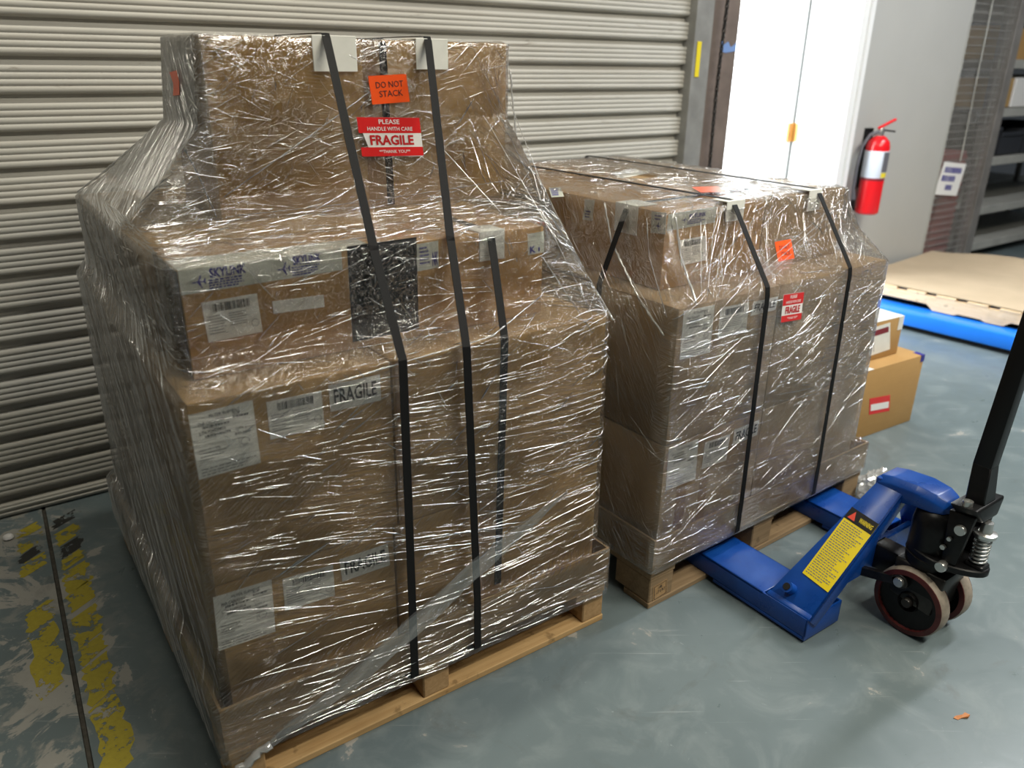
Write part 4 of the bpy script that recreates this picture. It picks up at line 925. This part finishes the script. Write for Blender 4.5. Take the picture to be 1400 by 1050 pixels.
# fire extinguisher on the wall
ex = empty('fire_extinguisher', (4.40, 1.46, .59)); tag(ex, 'red fire extinguisher with black hose hanging on the grey wall', 'fire extinguisher')
ec = Vector((4.40, 1.46, .60))
MB().lathe(ec, (0, 0, 1), [(.055, 0), (.066, .008), (.068, .02), (.068, .40), (.060, .43), (.036, .455), (.022, .462)], 28).build('cylinder', M['extred'], ex, smooth=45)
MB().lathe(ec, (0, 0, 1), [(.0685, .22), (.0692, .222), (.0692, .375), (.0685, .377)], 28).build('label_band', M['extlabel'], ex, smooth=45)
MB().lathe(ec, (0, 0, 1), [(.0688, .205), (.0694, .207), (.0694, .218), (.0688, .22)], 28).build('strap_band', M['maroon'], ex, smooth=45)
for z0_, z1_, m_ in ((.255, .372, 'rubber'), (.224, .252, 'yellowtag')):
    an = [math.radians(-112+9*k) for k in range(7)]; v_ = [ec+Vector((.0702*math.cos(t), .0702*math.sin(t), z)) for z in (z0_, z1_) for t in an]
    MB().add(v_, [(k, k+1, 8+k, 7+k) for k in range(6)]).build('label_panel', M[m_], ex, smooth=60, normals=False)
MB().lathe(ec+Vector((0, 0, .458)), (0, 0, 1), [(.020, 0), (.020, .03), (.014, .05)], 14).build('valve', M['steel'], ex, smooth=40)
MB().bar(ec+Vector((-.03, -.0, .505)), ec+Vector((.085, -.03, .555)), (.002, .010, 0), (0, 0, .007)).build('carry_handle', M['extred'], ex, bevel=.003)
MB().bar(ec+Vector((.0, 0, .495)), ec+Vector((.095, -.03, .485)), (.002, .010, 0), (0, 0, .005)).build('squeeze_lever', M['black'], ex, bevel=.002)
MB().tube([ec+Vector(p) for p in ((-.012, 0, .485), (-.06, .025, .47), (-.105, .04, .40), (-.115, .045, .28), (-.112, .045, .15), (-.10, .04, .09))], [.010]*5+[.014], 10).build('hose', M['rubber'], ex, smooth=60)
MB().tube([ec+Vector((-.10, .04, .09)), ec+Vector((-.095, .04, .02))], [.012, .018], 10).build('nozzle', M['black'], ex, smooth=60)
MB().box(ec.x-.03, ec.x+.03, ec.y+.066, 1.5495, ec.z+.15, ec.z+.50).build('wall_bracket', M['black'], ex)

# mesh cage with sign, red cabinet, racks
cg = empty('mesh_partition', (5.66, 1.56, 0)); tag(cg, 'grey wire mesh partition with post at the end of the wall', 'partition')
wm = MB()
for k in range(23): x = 5.36+k*.026; wm.box(x, x+.004, 1.565, 1.569, .05, 2.4)
for k in range(48): z = .06+k*.049; wm.box(5.34, 5.95, 1.561, 1.565, z, z+.004)
wm.build('wire_grid', M['wire'], cg, kind='stuff')
MB().box(5.945, 6.045, 1.54, 1.60, 0, 2.6).build('post', M['rackdark'], cg, bevel=.003); MB().box(6.046, 6.075, 1.56, 1.63, 0, 2.6).build('post', M['rack'], cg, bevel=.003)
MB().box(5.335, 5.36, 1.55, 1.58, 0, 2.6).build('post', M['rack'], cg, bevel=.002)
MB().box(5.335, 5.95, 1.55, 1.58, .02, .05).build('bottom_rail', M['rack'], cg)
MB().tube([(5.56, 1.55, 1.95), (5.60, 1.55, .84)], .005, 8).build('rod', M['rack'], cg)
sg = label_px('notice_sign', None, ((0, 1.553, 0), (0, -1, 0)), (1291, 221), (1321, 224), (1277, 266), M['stwhite'], dashes(.12, .66, .95, .88, 1, 4, 'blueink', .8)+dashes(.10, .40, .90, .62, 1, 6, 'blueink', .8)+dashes(.36, .14, .72, .34, 1, 9, 'blueink', .8), thick=.002)
tag(sg, 'white notice sign with blue lettering on the wire mesh', 'sign')
rc = empty('slatted_cabinet', (5.82, 1.85, 0)); tag(rc, 'dark red slatted cabinet behind the wire mesh', 'cabinet')
MB().box(5.67, 5.98, 1.70, 1.98, 0, .88).build('body', M['redcab'], rc, bevel=.004)
for k in range(17): MB().box(5.675, 5.975, 1.690, 1.70, .05+k*.048, .085+k*.048).build('slat', M['redcab'], rc, bevel=.002)
def rack(name, x0, x1, ya, yb, levels, label, zt=2.3):
    r_ = empty(name, ((x0+x1)/2, (ya+yb)/2, 0)); tag(r_, label, 'rack')
    for x in (x0, x1):
        for y in (ya, yb): MB().box(x-.02, x+.02, y-.02, y+.02, 0, zt).build('upright', M['rackdark'], r_, bevel=.002)
    for z in levels:
        MB().box(x0-.01, x1+.01, ya-.015, yb+.015, z-.008, z).build('shelf', M['rack'], r_)
        for y in (ya-.03, yb+.02): MB().box(x0-.02, x1+.02, y, y+.012, z-.055, z+.008).build('shelf_beam', M['rack'], r_, bevel=.002)
    return r_
rack('storage_rack', 6.22, 8.4, 1.75, 2.35, (.13, .42, .80, 1.16, 1.50, 1.95), 'grey metal storage rack to the right of the mesh post')
rack('storage_rack', 6.9, 9.6, 2.75, 3.3, (.35, .80, 1.15, 1.5, 1.95), 'grey metal storage rack standing behind the wire mesh')
rr = random.Random(12)
kinds = [('cardboard_box', 'card', 'box', 'brown cardboard carton'), ('storage_bin', 'bin', 'bin', 'dark plastic bin'), ('parcel', 'stwhite', 'parcel', 'white wrapped parcel'), ('cardboard_box', 'card3', 'box', 'orange cardboard carton')]
def item(x, y, z, sx, sy, sz, kd, where):
    nm, m, cat, lb = kinds[kd]; mb = MB()
    if nm == 'storage_bin':
        t = .006; mb.box(x, x+sx, y, y+sy, z, z+.006).box(x, x+sx, y, y+t, z, z+sz).box(x, x+sx, y+sy-t, y+sy, z, z+sz).box(x, x+t, y, y+sy, z, z+sz).box(x+sx-t, x+sx, y, y+sy, z, z+sz).box(x-.01, x+sx+.01, y-.012, y, z+sz-.03, z+sz)
    else: mb.box(x, x+sx, y, y+sy, z, z+sz)
    o = mb.build(nm, M[m], bevel=.003)
    if nm != 'storage_bin': MB().box(x+sx*.4, x+sx*.4+.05, y-.0008, y+sy, z+sz-.0002, z+sz+.0008).build('packing_tape', M['tape'], o)
    return tag(o, f'{lb} {where}', cat, 'goods on the '+where.split('on the ')[-1])
for z, nm in ((.80, 'second shelf of the rack right of the mesh post'), (1.16, 'third shelf of the rack right of the mesh post'), (1.50, 'fourth shelf of the rack right of the mesh post')):
    x = 6.26; k = 0
    while x < 7.5:
        sx = rr.uniform(.28, .45); kd = {.80: 1, 1.16: (0, 2)[k % 2], 1.50: (0, 3)[k % 2]}[z]
        item(x, 1.78, z+.009, sx-.03, .4, rr.uniform(.16, .24), kd, 'on the '+nm); x += sx; k += 1
for z, nm in ((.80, 'second shelf of the rack behind the mesh'), (1.15, 'third shelf of the rack behind the mesh'), (1.5, 'fourth shelf of the rack behind the mesh'), (1.95, 'top shelf of the rack behind the mesh')):
    x = 7.5; k = 0
    while x < 8.8:
        sx = rr.uniform(.16, .34); kd = {.80: (1, 0, 2)[k % 3], 1.15: (2, 1)[k % 2], 1.5: (1, 2, 0)[k % 3], 1.95: (0, 3)[k % 2]}[z]
        item(x, 2.78, z+.009, sx-.03, .35, rr.uniform(.10, .24), kd, 'on the '+nm); x += sx; k += 1
# small litter
mb = MB(); c = onz(12, 737); mb.lathe(c+Vector((0, 0, .001)), (0, 0, 1), [(.009, 0), (.016, .004), (.014, .012), (.006, .016)], 9); tag(mb.build('foam_crumb', M['stwhite'], smooth=60), 'small white foam crumb on the floor near the shutter', 'crumb')
c = onz(1315, 981); mb = MB(); lp_ = [(-.020, .000), (-.010, .006), (.004, .004), (.012, .008), (.018, .0), (.010, -.005), (-.004, -.003), (-.014, -.006)]
mb.add([(c.x+a*1.0+b_*.3, c.y-a*.5+b_, .001) for a, b_ in lp_]+[(c.x+a+b_*.3, c.y-a*.5+b_, .004+.003*math.sin(a*120)) for a, b_ in lp_], [tuple(range(8))[::-1], tuple(range(8, 16))]+[(i, (i+1) % 8, 8+(i+1) % 8, 8+i) for i in range(8)])
tag(mb.build('paper_scrap', M['leaf']), 'tiny orange brown scrap on the bare floor', 'scrap')
